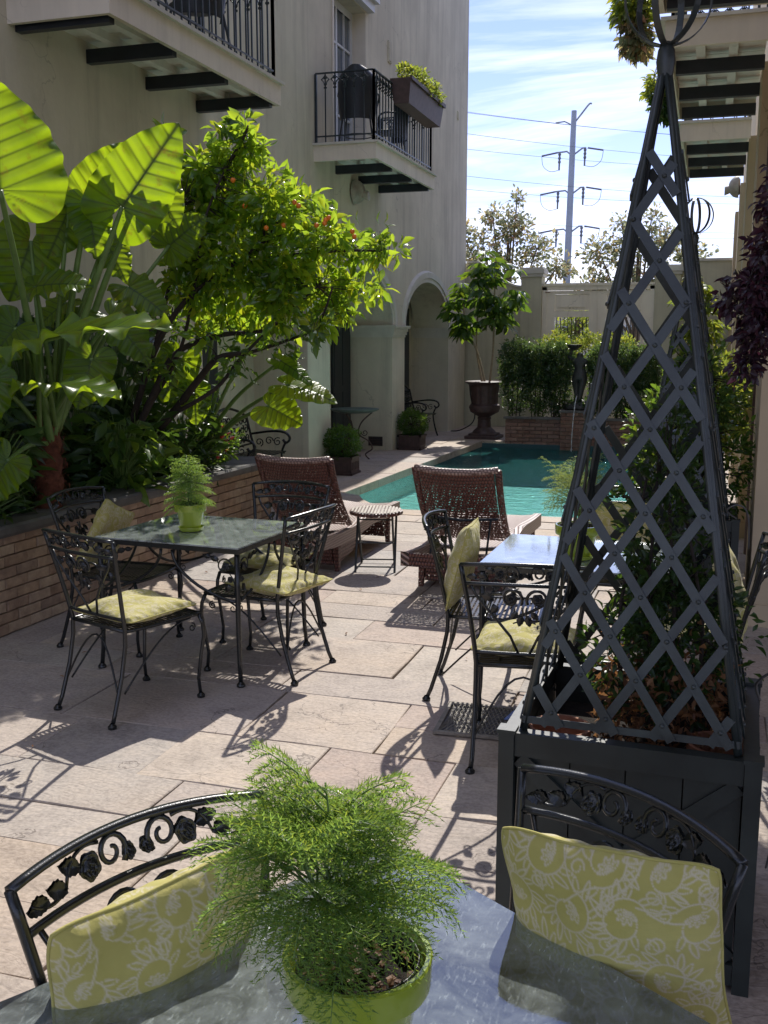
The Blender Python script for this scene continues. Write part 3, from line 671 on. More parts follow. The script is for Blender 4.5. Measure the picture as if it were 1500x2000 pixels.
while z<.61:
    s=1.2+(.5*bl if row%2 else 0)
    while s<L-.01:
        l=min(bl,L-s)
        if l>.05:
            o=bpy.data.objects.new('brick',brick_mesh(l,bh)); C.objects.link(o); o.parent=rp
            p=A+t*(s+l/2)+Vector((0,0,z+bh/2))+nrm*random.uniform(-.004,.003); o.location=p; o.rotation_euler=(random.uniform(-.02,.02),random.uniform(-.01,.01),ang+random.uniform(-.02,.02)+PI); nb+=1
        s+=bl
    z+=bh+.0025; row+=1
for k in range(5):   # end return
    for r_ in range(9):
        o=bpy.data.objects.new('brick',brick_mesh(bl,bh)); C.objects.link(o); o.parent=rp; o.location=(-3.97-.1*(r_%2)-k*.205,8.68,.036+r_*.068); o.rotation_euler=(0,0,PI)
s=0; 
while s<L:
    l=min(random.uniform(.55,.8),L+.06-s); p0=A+t*(s+.003); p1=A+t*(s+l-.003)
    m=MB(); prof=[(.045,.60),(.06,.62),(.06,.655),(.045,.67),(-.26,.672),(-.27,.60)]
    vs=[]
    for p in (p0,p1):
        for d,zz_ in prof: q=p+nrm*d; vs.append((q.x,q.y,zz_+random.uniform(-.002,.002)))
    n_=len(prof); m.add(vs,[tuple(range(n_-1,-1,-1)),tuple(range(n_,2*n_))]+[(i,(i+1)%n_,n_+(i+1)%n_,n_+i) for i in range(n_)])
    m.build('coping_stone',M['coping'],rp); s+=l
m=MB(); m.b2((-4.8,8.5,.60),(-3.82,8.78,.67)); m.build('coping_stone',M['coping'],rp)

# ------------------------------------------------------------ far brick planter and fountain pedestal
fp=empty('poolside_planter',(-2.1,17.75,0),0,'low weathered brick planter behind the pool with a taller centre pedestal','planter')
m=MB(); m.b2((-1.27,.02,-.3),(1.3,.5,.40)); m.b2((-.30,-.06,-.3),(.2,.5,.53)); m.build('mortar_core',M['mortar'],fp)
m=MB(); m.b2((-1.2,.1,.40),(1.25,.46,.405)); m.build('soil',M['soil'],fp)
proto.clear(); bmf=M['brick']; M['brick']=M['brick_far']
def course(x0,x1,y,z,off_):
    s=x0+off_-.215 if off_ else x0
    while s<x1-.02:
        a=max(s,x0); b=min(s+.215,x1)
        if b-a>.04:
            o=bpy.data.objects.new('brick',brick_mesh(b-a,.062)); C.objects.link(o); o.parent=fp; o.location=((a+b)/2,y+random.uniform(-.003,.003),z+.031)
        s+=.215
z=-.12; r_=0
while z<.37:
    course(-1.27,-.30,.0,z,.1*(r_%2)); course(.2,1.3,.0,z,.1*(r_%2)); course(-.30,.2,-.08,z,.1*(r_%2)); z+=.066; r_+=1
while z<.52: course(-.30,.2,-.08,z,.1*(r_%2)); z+=.066; r_+=1
M['brick']=bmf
for (a,b,yy,zz_) in ((-1.3,-.8,-.05,.405),(-.8,-.31,-.05,.405),(.21,.75,-.05,.405),(.75,1.33,-.05,.405),(-.33,.23,-.13,.535)):
    m=MB(); m.b2((a+.003,yy,zz_),(b-.003,yy+.16 if zz_<.5 else .5,zz_+.035)); m.build('coping_stone',M['coping'],fp)
# ------------------------------------------------------------ wrought iron chair
def bk(u,z,n=0.0):
    'point on the chair back: u -1..1 across, z height, n out along the normal (+ towards the sitter)'
    s=(z-.44)/.44; sp=max(s,0)
    hw=.195+.062*sp**1.25
    y=-.205-.095*sp**1.1-.055*(1-u*u)*sp**.8
    z2=z+.018*(1-u*u)*sp**3
    return Vector((u*hw,y+n*.97,z2-n*.2))
def bku(x,z,n=0): # x in metres
    s=max((z-.44)/.44,0); return bk(x/(.195+.062*s**1.25),z,n)
def spiral(cx,cz,r0,r1,a0,turns,n=22):
    return [(cx+(r0+(r1-r0)*i/n)*math.cos(a0+2*PI*turns*i/n),cz+(r0+(r1-r0)*i/n)*math.sin(a0+2*PI*turns*i/n)) for i in range(n+1)]
def rose(mb,mp,cx,cz,r,seed=0):
    nu,nv=25,9
    for side in (1,-1):
        def P_(a,b):
            th=2*PI*a; rr=b*r*(1+.09*math.cos(5*th+seed)*b)
            h=.016*(1-b**2.2)*(r/.028)+.0045*math.sin(5*th+9*b+seed)*math.sin(PI*b)+.004*math.cos(b*13)
            return mp(cx+rr*math.cos(th),cz+rr*math.sin(th),side*h)
        mb.grid(P_,nu,nv)
def leaf2(mb,mp,x,z,a,l,w):
    ca,sa=math.cos(a),math.sin(a); n=9
    for side in (1,-1):
        def P_(u,v):
            s=v; ww=w*(math.sin(PI*min(1,s*.97+.03))**.75)*(1-.25*s)*(1+.12*math.cos(s*PI*9))
            q=(u*2-1); px=s*l; py=q*ww
            h=side*(.003)+.006*(abs(q))-.004*math.sin(PI*s)
            return mp(x+px*ca-py*sa,z+px*sa+py*ca,h)
        mb.grid(P_,7,15)
def stem2(mb,mp,pts,r=.0045,n=5,taper=True):
    m_=len(pts); rr=[r*(1-.35*i/m_) for i in range(m_)] if taper else r
    mb.tube([mp(x,z,0) for x,z in pts],rr,n)
def arcp(x0,z0,x1,z1,b,n=8):
    dx,dz=x1-x0,z1-z0; return [(x0+dx*t-dz*b*4*t*(1-t),z0+dz*t+dx*b*4*t*(1-t)) for t in [i/n for i in range(n+1)]]
def ornament_top(s):
    mb=MB(); mp=bku; z0=.832
    stem2(mb,mp,[(s*x,z) for x,z in spiral(.052,z0+.006,.032,.007,PI*1.25,-1.35)],.0062)
    stem2(mb,mp,[(s*x,z) for x,z in arcp(.075,z0+.028,.150,z0-.012,.25)]); stem2(mb,mp,[(s*x,z) for x,z in arcp(.150,z0-.012,.222,z0-.005,-.2)])
    rose(mb,mp,s*.098,z0-.001,.021,s); rose(mb,mp,s*.018,z0-.004,.013,2)
    leaf2(mb,mp,s*.118,z0+.008,(PI*.12 if s>0 else PI*.88),.045,.015); leaf2(mb,mp,s*.150,z0-.012,(.35 if s>0 else PI-.35),.042,.015); leaf2(mb,mp,s*.188,z0-.01,(-.0 if s>0 else PI),.045,.015)
    return mb
def ornament_low(s):
    mb=MB(); mp=bku
    stem2(mb,mp,[(s*x,z) for x,z in spiral(.052,.735,.045,.010,PI*1.15,-1.35,26)],.007)
    stem2(mb,mp,[(s*x,z) for x,z in arcp(.088,.755,.155,.715,.22)],.005); leaf2(mb,mp,s*.125,.735,(.2 if s>0 else PI-.2),.055,.02); leaf2(mb,mp,s*.105,.70,(-.8 if s>0 else PI+.8),.045,.017)
    rose(mb,mp,s*.052,.735,.024,s)
    stem2(mb,mp,[(s*x,z) for x,z in arcp(.010,.70,.045,.63,-.25)],.0045)
    leaf2(mb,mp,s*.028,.68,(-.9 if s>0 else PI+.9),.042,.016); leaf2(mb,mp,s*.012,.665,-PI/2+s*.2,.05,.017)
    stem2(mb,mp,[(s*x,z) for x,z in spiral(.128,.655,.018,.005,PI*.6,1.2,14)],.004)
    return mb
def make_chair():
    r=empty('iron_chair')
    I=M['iron']
    for s in (-1,1):
        q=[(s*.205,-.305,.012),(s*.200,-.285,.06),(s*.196,-.235,.22),(s*.195,-.207,.36),(s*.195,-.205,.44)]+[tuple(bk(s,z)) for z in (.5,.58,.66,.74,.82,.872)]
        m=MB(); m.tube(q,[.0105]*5+[.0105,.0105,.010,.010,.010,.0095],8); m.build('back_post',I,r,smooth=True)
        m=MB(); m.lathe([(0,.0),(.020,.0),(.021,.010),(.014,.018),(.010,.024)],12,(s*.206,-.307,.001)); m.build('foot_glide',M['rust'] if False else I,r,smooth=True,ang=40)
        q=[(s*.218,.225,.425),(s*.224,.243,.38),(s*.224,.250,.32),(s*.214,.236,.22),(s*.206,.222,.10),(s*.208,.232,.012)]
        m=MB(); m.tube(q,[.010,.0105,.0105,.0095,.009,.009],8); lg=m.build('front_leg',I,r,smooth=True)
        m=MB(); m.lathe([(0,.0),(.020,.0),(.021,.010),(.014,.018),(.010,.024)],12,(s*.208,.233,.001)); m.build('foot_glide',I,r,smooth=True,ang=40)
        m=MB(); m.tube([(s*.214,.205-x,z) for x,z in spiral(.022,.37,.022,.005,PI*.5,1.35,16)],.004,5); m.build('scroll',I,lg,smooth=True)
        # arched side brace
        m=MB(); m.tube([(s*.199,-.225+.41*k/10,.14+.275*math.sin(PI/2*k/10)) for k in range(11)],.005,5); m.build('side_brace',I,r,smooth=True)
    m=MB(); m.tube([(-.205+.41*k/12,-.262+.045*math.sin(PI*k/12),.12+.27*math.sin(PI*k/12)) for k in range(13)],.005,5); m.build('rear_brace',I,r,smooth=True)
    m=MB(); m.tube([(-.195,-.205,.432),(.195,-.205,.432),(.205,-.12,.432),(.222,.20,.432),(.205,.235,.430),(.10,.245,.428),(-.10,.245,.428),(-.205,.235,.430),(-.222,.20,.432),(-.205,-.12,.432)],.0095,6,closed=True); m.build('seat_frame',I,r,smooth=True)
    m=MB()
    for k in range(19):
        y=-.19+.42*k/18; hw=.197+.022*k/18; m.bar((-hw,y,.431),(hw,y,.431),.0125,.004)
    for x in (-.1,.1): m.bar((x,-.2,.427),(x,.235,.427),.012,.004)
    m.build('seat_slats',I,r)
    m=MB(); m.tube([bk(-1+2*k/16,.872) for k in range(17)],.0115,8,flat=.75); m.build('top_rail',I,r,smooth=True)
    m=MB(); m.tube([bk(-1+2*k/16,.792) for k in range(17)],.0085,6); m.build('middle_rail',I,r,smooth=True)
    m=MB(); m.tube([bk(-1+2*k/16,.49) for k in range(17)],.0085,6); m.build('bottom_rail',I,r,smooth=True)
    for s in (-1,1):
        q=[(s*.215,.790),(s*.195,.745),(s*.16,.70),(s*.105,.635),(s*.055,.57),(s*.022,.49)] if True else 0
        m=MB(); m.tube([bku(x,z) for x,z in q],.006,6); m.build('splat_bar',I,r,smooth=True)
        ornament_top(s).build('rose_scroll',I,r,smooth=True); ornament_low(s).build('rose_scroll',I,r,smooth=True)
    return r
chair0=make_chair()
GC='black wrought iron patio chairs'
CH=[ # x,y,facing angle,label
 (-2.61,4.23,R(-20),'black iron chair with flat pale cushion, its back to us at the left table'),
 (-2.235,4.93,R(82),'black iron chair right of the left table, yellow cushion sticking out behind'),
 (-3.19,5.08,R(-93),'black iron chair against the brick planter with a pillow tipped on its empty seat'),
 (-2.43,5.47,R(178),'black iron chair beyond the left table, in front of the left lounger'),
 (-.965,4.90,R(-85),'black iron chair seen side on, pillow upright against its back, left of the middle table'),
 (-.695,4.22,R(8),'black iron chair back to the camera beside the trellis planter, cushion flat on its seat'),
 (-.47,5.83,R(180),'black iron chair beyond the middle table, seen through the trellis'),
 (-.03,4.72,R(88),'black iron chair against the right wall, green pillow upright on it'),
 (-.69,1.38,0,'large black iron chair back in the lower left corner above a patterned pillow'),
 (-.23,1.64,0,'black iron chair facing us at lower right before the dark planter box')]
def face(ax,ay): return math.atan2(-ax,ay)
chairs=[]
for i,(x,y,a,l) in enumerate(CH):
    o=chair0 if i==0 else copy_tree(chair0)
    if i==8:
        d=Vector((.46,-.25)).normalized(); mid=Vector((-.945,1.52)); c=mid+d*.33; x,y,a=c.x,c.y,face(d.x,d.y)
    if i==9:
        d=Vector((-.29,-.44)).normalized(); mid=Vector((-.10,1.895)); c=mid+d*.33; x,y,a=c.x,c.y,face(d.x,d.y)
    o.location=(x,y,0); o.rotation_euler=(0,0,a); tag(o,l,'chair',GC); chairs.append(o)
# ------------------------------------------------------------ pillows with a scroll print
def print_pattern(n,size,seed,lw=.0031):
    rs=random.Random(seed); pts=[]
    def poly(P,step=.0025):
        for i in range(len(P)-1):
            (a,b),(c,d)=P[i],P[i+1]; L=math.hypot(c-a,d-b); k=max(1,int(L/step))
            for q in range(k): pts.append((a+(c-a)*q/k,b+(d-b)*q/k))
    def loop(x,y,a,l,w):
        P_=[]
        for k in range(13):
            t=2*PI*k/12; u=l*.5*(1-math.cos(t)); v=w*.5*math.sin(t)*(1+.35*math.cos(t)); P_.append((x+u*math.cos(a)-v*math.sin(a),y+u*math.sin(a)+v*math.cos(a)))
        poly(P_)
    st=.106; h=size/2
    for i in range(-3,4):
        for j in range(-3,4):
            cx=i*st+(.5*st if j%2 else 0)+rs.uniform(-.008,.008); cy=j*st*.88+rs.uniform(-.008,.008)
            if abs(cx)>h+.06 or abs(cy)>h+.06: continue
            sg=1 if (i+j)%2 else -1; a0=rs.uniform(0,2*PI); r0=.043
            P_=[]
            for k in range(34):
                t=k/33; r=r0*(1-.62*t); a=a0+sg*2*PI*1.12*t; P_.append((cx+r*math.cos(a),cy+r*math.sin(a)))
            tail=[(P_[0][0]+math.cos(a0-sg*1.2)*q+math.cos(a0)*q*q*9,P_[0][1]+math.sin(a0-sg*1.2)*q+math.sin(a0)*q*q*9) for q in (.055,.04,.025,.012)]
            poly(tail+P_)
            ex,ey=P_[-1]
            for k in range(5): loop(ex,ey,math.atan2(cy-ey,cx-ex)+(-1.3+.65*k),.019,.008)
            for k in range(11):
                t=.02+.068*k; q=int(t*33); x,y=P_[q]; a=math.atan2(y-cy,x-cx); loop(x,y,a+sg*(-.55),.025+.009*(k%2),.010)
            a=rs.uniform(0,6.3); P2=[(cx+.068*math.cos(a)+(.016*(1-.6*k/12))*math.cos(a+k*.6),cy+.068*math.sin(a)+(.016*(1-.6*k/12))*math.sin(a+k*.6)) for k in range(13)]; poly(P2)
            a+=2.2; poly([(cx+.064*math.cos(a)+(.013*(1-.6*k/12))*math.cos(a-k*.6),cy+.064*math.sin(a)+(.013*(1-.6*k/12))*math.sin(a-k*.6)) for k in range(13)])
    A=np.array(pts,dtype=np.float32); g=np.linspace(-h,h,n,dtype=np.float32); dm=np.full((n,n),9,dtype=np.float32)
    sp=g[1]-g[0]; wd=int(math.ceil((lw+.003)/sp))+1
    for (x,y) in A:
        i=int(round((x+h)/sp)); j=int(round((y+h)/sp)); i0,i1=max(0,i-wd),min(n,i+wd+1); j0,j1=max(0,j-wd),min(n,j+wd+1)
        if i0>=i1 or j0>=j1: continue
        dd=np.hypot(g[i0:i1][None,:]-x,g[j0:j1][:,None]-y); sub=dm[j0:j1,i0:i1]; np.minimum(sub,dd,out=sub)
    return np.clip((lw*.5+.0012-dm)/.0018,0,1)
def pillow_mesh(name,w,h,t,n,seed):
    rs=np.random.RandomState(seed); u=np.linspace(-1,1,n); U,V=np.meshgrid(u,u)
    pin=.085; X=U*w/2*(1-pin*(1-V**2)**1.0*abs(U)**3*1.0+.015*V**2-.075*np.abs(U*V)**5)+.0015*np.sin(7*V+U*3)*np.abs(U); Y=V*h/2*(1-pin*(1-U**2)*abs(V)**3+.015*U**2-.075*np.abs(U*V)**5)+.0015*np.sin(8*U+V*2)*np.abs(V)
    T=t/2*np.clip((1-np.abs(U)**2.2),0,1)**.62*np.clip((1-np.abs(V)**2.2),0,1)**.62
    wr=np.zeros_like(U)
    for k in range(9):
        a=rs.uniform(0,PI); f=rs.uniform(4,11); ph=rs.uniform(0,6); wr+=rs.uniform(.3,1)*np.sin(f*(U*math.cos(a)+V*math.sin(a))+ph+1.2*np.sin(2*V*math.sin(a)*2+ph))
    edge=np.clip(1-np.maximum(abs(U),abs(V)),0,1); pk=np.sin(26*U+2*np.sin(3*V))*np.exp(-((1-abs(V))*9))+np.sin(26*V+2*np.sin(3*U))*np.exp(-((1-abs(U))*9))
    T1=T+ (wr*.0034+pk*.0045)*np.clip(edge*14,0,1); T2=T-(wr*.0022-pk*.0035)*np.clip(edge*14,0,1)
    Vt=np.stack([X,Y,T1],-1).reshape(-1,3); Vb=np.stack([X,Y,-T2],-1).reshape(-1,3)
    idx=np.arange(n*n).reshape(n,n); a,b,c,d=idx[:-1,:-1].ravel(),idx[:-1,1:].ravel(),idx[1:,1:].ravel(),idx[1:,:-1].ravel()
    F1=np.stack([a,b,c,d],1); F2=np.stack([a,d,c,b],1)+n*n
    pr=print_pattern(n,w,seed); pr2=print_pattern(n,w,seed+1)
    o=npmesh(name,np.vstack([Vt,Vb]),np.vstack([F1,F2]),M['cushion'],smooth=True,attr={'print':np.concatenate([pr.ravel(),pr2.ravel()])})
    m=MB(); r=[]
    k=24
    for (a,b) in [(-1,-1),(1,-1),(1,1),(-1,1)]: pass
    e=[]
    for i in range(k): q=-1+2*i/k; e.append((q,-1))
    for i in range(k): q=-1+2*i/k; e.append((1,q))
    for i in range(k): q=1-2*i/k; e.append((q,1))
    for i in range(k): q=1-2*i/k; e.append((-1,q))
    P_=[(a*w/2*(1-pin*(1-b*b)*abs(a)**3+.015*b*b-.075*abs(a*b)**5)+.0015*math.sin(7*b+a*3)*abs(a),b*h/2*(1-pin*(1-a*a)*abs(b)**3+.015*a*a-.075*abs(a*b)**5)+.0015*math.sin(8*a+b*2)*abs(b),0) for a,b in e]
    m.tube(P_,.0035,5,closed=True); return o,m
def place_pillow(w,t,n,seed,mtx,label,group='lime green patterned pillows'):
    o,m=pillow_mesh('pillow',w,w,t,n,seed); pp=m.build('piping',M['cushion'],o,smooth=True)
    o.matrix_world=mtx; tag(o,label,'pillow',group); return o
def chair_mtx(i,loc,rot):
    c=chairs[i]; return Matrix.Translation(c.location)@Matrix.Rotation(c.rotation_euler.z,4,'Z')@Matrix.Translation(loc)@rot
def RX(a): return Matrix.Rotation(R(a),4,'X')
def RY(a): return Matrix.Rotation(R(a),4,'Y')
def RZ(a): return Matrix.Rotation(R(a),4,'Z')
place_pillow(.44,.10,90,11,chair_mtx(0,(0.01,.005,.478),RZ(3)),'pale yellow cushion lying flat on the near chair of the left table')
place_pillow(.43,.11,90,12,chair_mtx(1,(.0,-.10,.484),RX(1)@RZ(-8)),'bright yellow cushion poking out behind the chair right of the left table')
place_pillow(.40,.10,90,13,chair_mtx(2,(-.05,-.14,.62),RX(72)@RZ(24)),'patterned pillow leaning diagonally on the chair next to the brick planter')
place_pillow(.43,.11,90,14,chair_mtx(3,(0,.02,.484),RZ(4)),'cushion on the seat of the chair beyond the left table')
place_pillow(.44,.13,120,15,chair_mtx(4,(.0,-.165,.655),RX(76)@RZ(3)),'crumpled upright pillow on the side-on chair by the middle table')
place_pillow(.43,.11,90,16,chair_mtx(5,(.0,.02,.484),RZ(-5)),'flat cushion on the chair just left of the trellis')
place_pillow(.41,.09,90,17,chair_mtx(6,(.0,-.15,.65),RX(74)),'pillow on the chair behind the middle table and its potted plant')
place_pillow(.43,.11,110,18,chair_mtx(7,(.0,-.165,.66),RX(74)@RZ(4)),'upright pillow catching light by the right wall')
place_pillow(.42,.14,150,19,chair_mtx(8,(.055,-.185,.685),RX(76)@RZ(-3)),'patterned pillow half hidden by the near table edge at lower left')
place_pillow(.40,.155,230,20,chair_mtx(9,(-.108,-.15,.718),RZ(20)@RX(79)@RZ(-4)),'large olive pillow with cream scroll print, standing on the chair at lower right')
place_pillow(.42,.08,80,21,chair_mtx(7,(.0,.03,.484),RZ(2)),'cushion lying flat on the chair by the right wall')

# ------------------------------------------------------------ square tables
def make_table(w,d,h=.72,gm='glass_frosted'):
    r=empty('glass_table'); I=M['iron']
    m=MB(); 
    for s in (-1,1): m.box((0,s*(d/2-.012),h-.016),(w,.024,.024)); m.box((s*(w/2-.012),0,h-.016),(.024,d-.048,.024))
    m.build('frame',I,r)
    m=MB(); m.box((0,0,h+.001),(w-.004,d-.004,.0075)); m.build('glass_top',M[gm],r)
    for sx in (-1,1):
        for sy in (-1,1):
            X,Y=sx*(w/2-.02),sy*(d/2-.02)
            m=MB(); m.tube([(X,Y,h-.028),(X,Y,.5),(X*1.0,Y,.3),(X*1.01,Y*1.01,.12),(X*1.03,Y*1.03,.012)],[.014,.014,.0135,.012,.012],8,flat=1); lg=m.build('leg',I,r,smooth=True)
            m=MB(); m.lathe([(0,0),(.022,0),(.023,.010),(.016,.02),(.011,.026)],12,(X*1.03,Y*1.03,.001)); m.build('foot_glide',I,lg,smooth=True,ang=40)
            for ax in (0,1):
                def mp(u,v,n=0,ax=ax,X=X,Y=Y,sx=sx,sy=sy):
                    return Vector((X-sx*u,Y+n,v)) if ax==0 else Vector((X+n,Y-sy*u,v))
                L=(w if ax==0 else d)/2-.02
                mb=MB(); q=[(L*.92*math.sin(PI/2*k/12),.44+(h-.035-.44)*(1-math.cos(PI/2*k/12))**.8) for k in range(13)]
                stem2(mb,mp,q,.008,6,False); stem2(mb,mp,spiral(.03,.405,.024,.005,PI*.5,1.3,14),.004)
                mb.build('apron_brace',I,r,smooth=True)
                mb=MB(); stem2(mb,mp,spiral(.075,h-.10,.045,.010,PI*.9,-1.35,18),.0045); rose(mb,mp,.065,h-.10,.022,1); rose(mb,mp,.04,h-.165,.016,2); leaf2(mb,mp,.11,h-.07,.3,.05,.017); leaf2(mb,mp,.05,h-.19,-1.2,.045,.016); leaf2(mb,mp,.155,h-.055,.1,.045,.014); stem2(mb,mp,arcp(.02,.48,.05,h-.13,.15),.004); stem2(mb,mp,arcp(.11,h-.08,.2,h-.045,.1),.004)
                mb.build('corner_scroll',I,r,smooth=True)
    return r
GT='square glass topped iron tables'
t0=make_table(.87,.79); t0.location=(-2.61,4.99,0); t0.rotation_euler=(0,0,R(-4)); tag(t0,'left square glass topped iron table ringed by four chairs, standing by the brick planter','table',GT)
t1=copy_tree(t0); t1.location=(-.545,4.97,0); t1.rotation_euler=(0,0,R(-1)); tag(t1,'middle glass table behind the trellis, its top glaring with sky light','table',GT)
t2=make_table(.90,.90,.72,'glass'); t2.location=(-.445,1.275,0); t2.rotation_euler=(0,0,R(-32.2)); tag(t2,'nearest glass table, cut off by the bottom of the view','table',GT)

# ------------------------------------------------------------ loungers
def make_lounger(bt):
    r=empty('wicker_lounger'); W=.62; L=1.95
    def zp(y):
        t=y/L
        return .34-.045*math.sin(PI*min(1,t/.62))+(-.02*math.sin(PI*(t-.62)/.38/2*1.0) if t>.62 else 0)
    ys=[L*k/26 for k in range(27)]
    for s in (-1,1):
        m=MB(); x=s*(W/2-.03); vs=[]
        for y in ys:
            for dx,dz in ((-.03,-.10),(.03,-.10),(.03,0),(-.03,0)): vs.append((x+dx,y,zp(y)+dz))
        m.add(vs,[(i*4+k,i*4+(k+1)%4,i*4+4+(k+1)%4,i*4+4+k) for i in range(26) for k in range(4)]+[(3,2,1,0),(104,105,106,107)])
        set_wuv(m.build('side_rail',M['wicker_pale'],r),lambda c:(c.y,c.z+c.x*.6,0))
    # woven bed
    m=MB(); y0=.62
    m.grid(lambda u,v:(-W/2+.061+(W-.122)*u,y0+(L-y0)*v,zp(y0+(L-y0)*v)-.012-.02*math.sin(PI*u)),13,26)
    m.grid(lambda u,v:(-W/2+.061+(W-.122)*u,y0+(L-y0)*v,zp(y0+(L-y0)*v)-.035-.02*math.sin(PI*u)),13,26)
    set_wuv(m.build('woven_bed',M['wicker_pale'],r,smooth=True),lambda c:(c.x,c.y,0))
    # end panels and legs
    for (ya,nm) in ((.42,'leg_panel'),(L-.30,'leg_panel')):
        zt=zp(ya)-.1; m=MB(); 
        vs=[(-W/2+.07,ya,zt+.02),(W/2-.07,ya,zt+.02),(W/2-.05,ya+.0,.05),(-W/2+.05,ya,.05)]
        m.add(vs+[(a,b+.04,c) for a,b,c in vs],[(0,1,2,3),(7,6,5,4),(0,4,5,1),(3,2,6,7),(0,3,7,4),(1,5,6,2)])
        set_wuv(m.build(nm,M['wicker'],r),lambda c:(c.x,c.z,0))
        for s in (-1,1):
            m=MB(); m.tube([(s*(W/2-.03),ya+.02,zt+.02),(s*(W/2-.02),ya+.01,.0)],[.035,.024],4); set_wuv(m.build('leg',M['wicker'],r),lambda c:(c.x+c.y,c.z,0))
    for s in (-1,1):
        m=MB(); x=s*(W/2-.035); m.add([(x-.015,.44,.24),(x-.015,.95,.20),(x-.015,.78,.10),(x-.015,.47,.06),(x+.015,.44,.24),(x+.015,.95,.20),(x+.015,.78,.10),(x+.015,.47,.06)],[(0,1,2,3),(7,6,5,4),(0,4,5,1),(1,5,6,2),(2,6,7,3),(3,7,4,0)])
        set_wuv(m.build('side_panel',M['wicker'],r),lambda c:(c.y,c.z,0))
    m=MB(); m.box((0,.02,.285),(W-.12,.05,.09)); set_wuv(m.build('head_rail',M['wicker'],r),lambda c:(c.x,c.z,0))
    # raised back rest
    hy,hz,th,bl_=.70,.315,R(bt),.70
    d=Vector((0,-math.cos(th),math.sin(th))); nn=Vector((0,-math.sin(th),-math.cos(th)))
    def Q(x,s,n=0): # x across, s along, n behind
        bow=.03*math.sin(PI*s/bl_)-.035*(s/bl_)**2
        return Vector((x*(1+.03*s/bl_),hy,hz))+d*s+nn*(n+bow-.025*(1-(x/.28)**2)*0-.03*(x/.28)**2*(s/bl_))
    hw=.285
    m=MB(); m.grid(lambda u,v:Q(-hw+.03+(2*hw-.06)*u,bl_*v,0),17,22); m.grid(lambda u,v:Q(-hw+.03+(2*hw-.06)*u,bl_*v,-.022),17,22)
    b=m.build('backrest',M['wicker'],r,smooth=True); set_wuv(b,lambda c:(c.x,(c-Vector((0,hy,hz))).dot(d),0))
    for s in (-1,1):
        m=MB(); m.tube([Q(s*hw,bl_*k/12,-.01) for k in range(13)],.026,8,flat=.7); set_wuv(m.build('backrest_edge',M['wicker'],b,smooth=True),lambda c:(c.y,c.z*1.0+c.x,0))
    m=MB(); m.tube([Q(-hw+2*hw*k/12,bl_+.004,-.012) for k in range(13)],.024,8); set_wuv(m.build('top_roll',M['wicker_pale'],b,smooth=True),lambda c:(c.x,c.y+c.z,0))
    m=MB(); m.tube([Q(-hw+.03,.30,.02),Q(0,.30,.035),Q(hw-.03,.30,.02)],.010,6); m.tube([Q(hw-.08,.30,.03),Vector((.2,.34,.22))],.008,6); m.tube([Q(-hw+.08,.30,.03),Vector((-.2,.34,.22))],.008,6); m.build('support_strut',M['dark'],b)
    return r
GL='brown wicker sun loungers'
l0=make_lounger(47); l0.location=(-1.63,6.52,0); l0.rotation_euler=(0,0,R(-1)); tag(l0,'brown wicker lounger in the centre, back raised, right in front of the pool edge','sun lounger',GL)
l1=copy_tree(l0); l1.location=(-2.95,6.80,0); l1.rotation_euler=(0,0,R(-1)); tag(l1,'brown wicker lounger by the brick planter, left of the small round table','sun lounger',GL)

# ------------------------------------------------------------ folding round table
ft=empty('folding_side_table',(-2.405,7.43,0),R(14),'small round wicker topped folding table between the two loungers','table')
m=MB(); m.lathe([(0,.437),(.19,.437),(.205,.432),(.208,.444),(.205,.455),(.19,.458),(0,.458)],40); set_wuv(m.build('round_top',M['wicker'],ft,smooth=True,ang=30),lambda c:(c.x*.5,c.y*1.5,0))
m=MB()
for k in range(15):
    x=-.18+.36*k/14; h=math.sqrt(.2**2-x*x); m.bar((x,-h,.4605),(x,h,.4605),.015,.006)
m.build('top_slats',M['lampmetal'],ft)
for s in (-1,1):
    m=MB(); m.tube([(s*.15,-.17,0),(s*.15,.12,.43)],.009,6); m.build('leg',M['green'],ft)
    m=MB(); m.tube([(s*.13,.20,0),(s*.13,-.12,.43)],.009,6); m.build('leg',M['green'],ft)
for (y,z,h) in ((-.145,.04,.15),(-.03,.205,.15),(.175,.03,.13),(-.10,.40,.13)):
    m=MB(); m.tube([(-h,y,z),(h,y,z)],.006,6); m.build('crossbar',M['green'],ft)

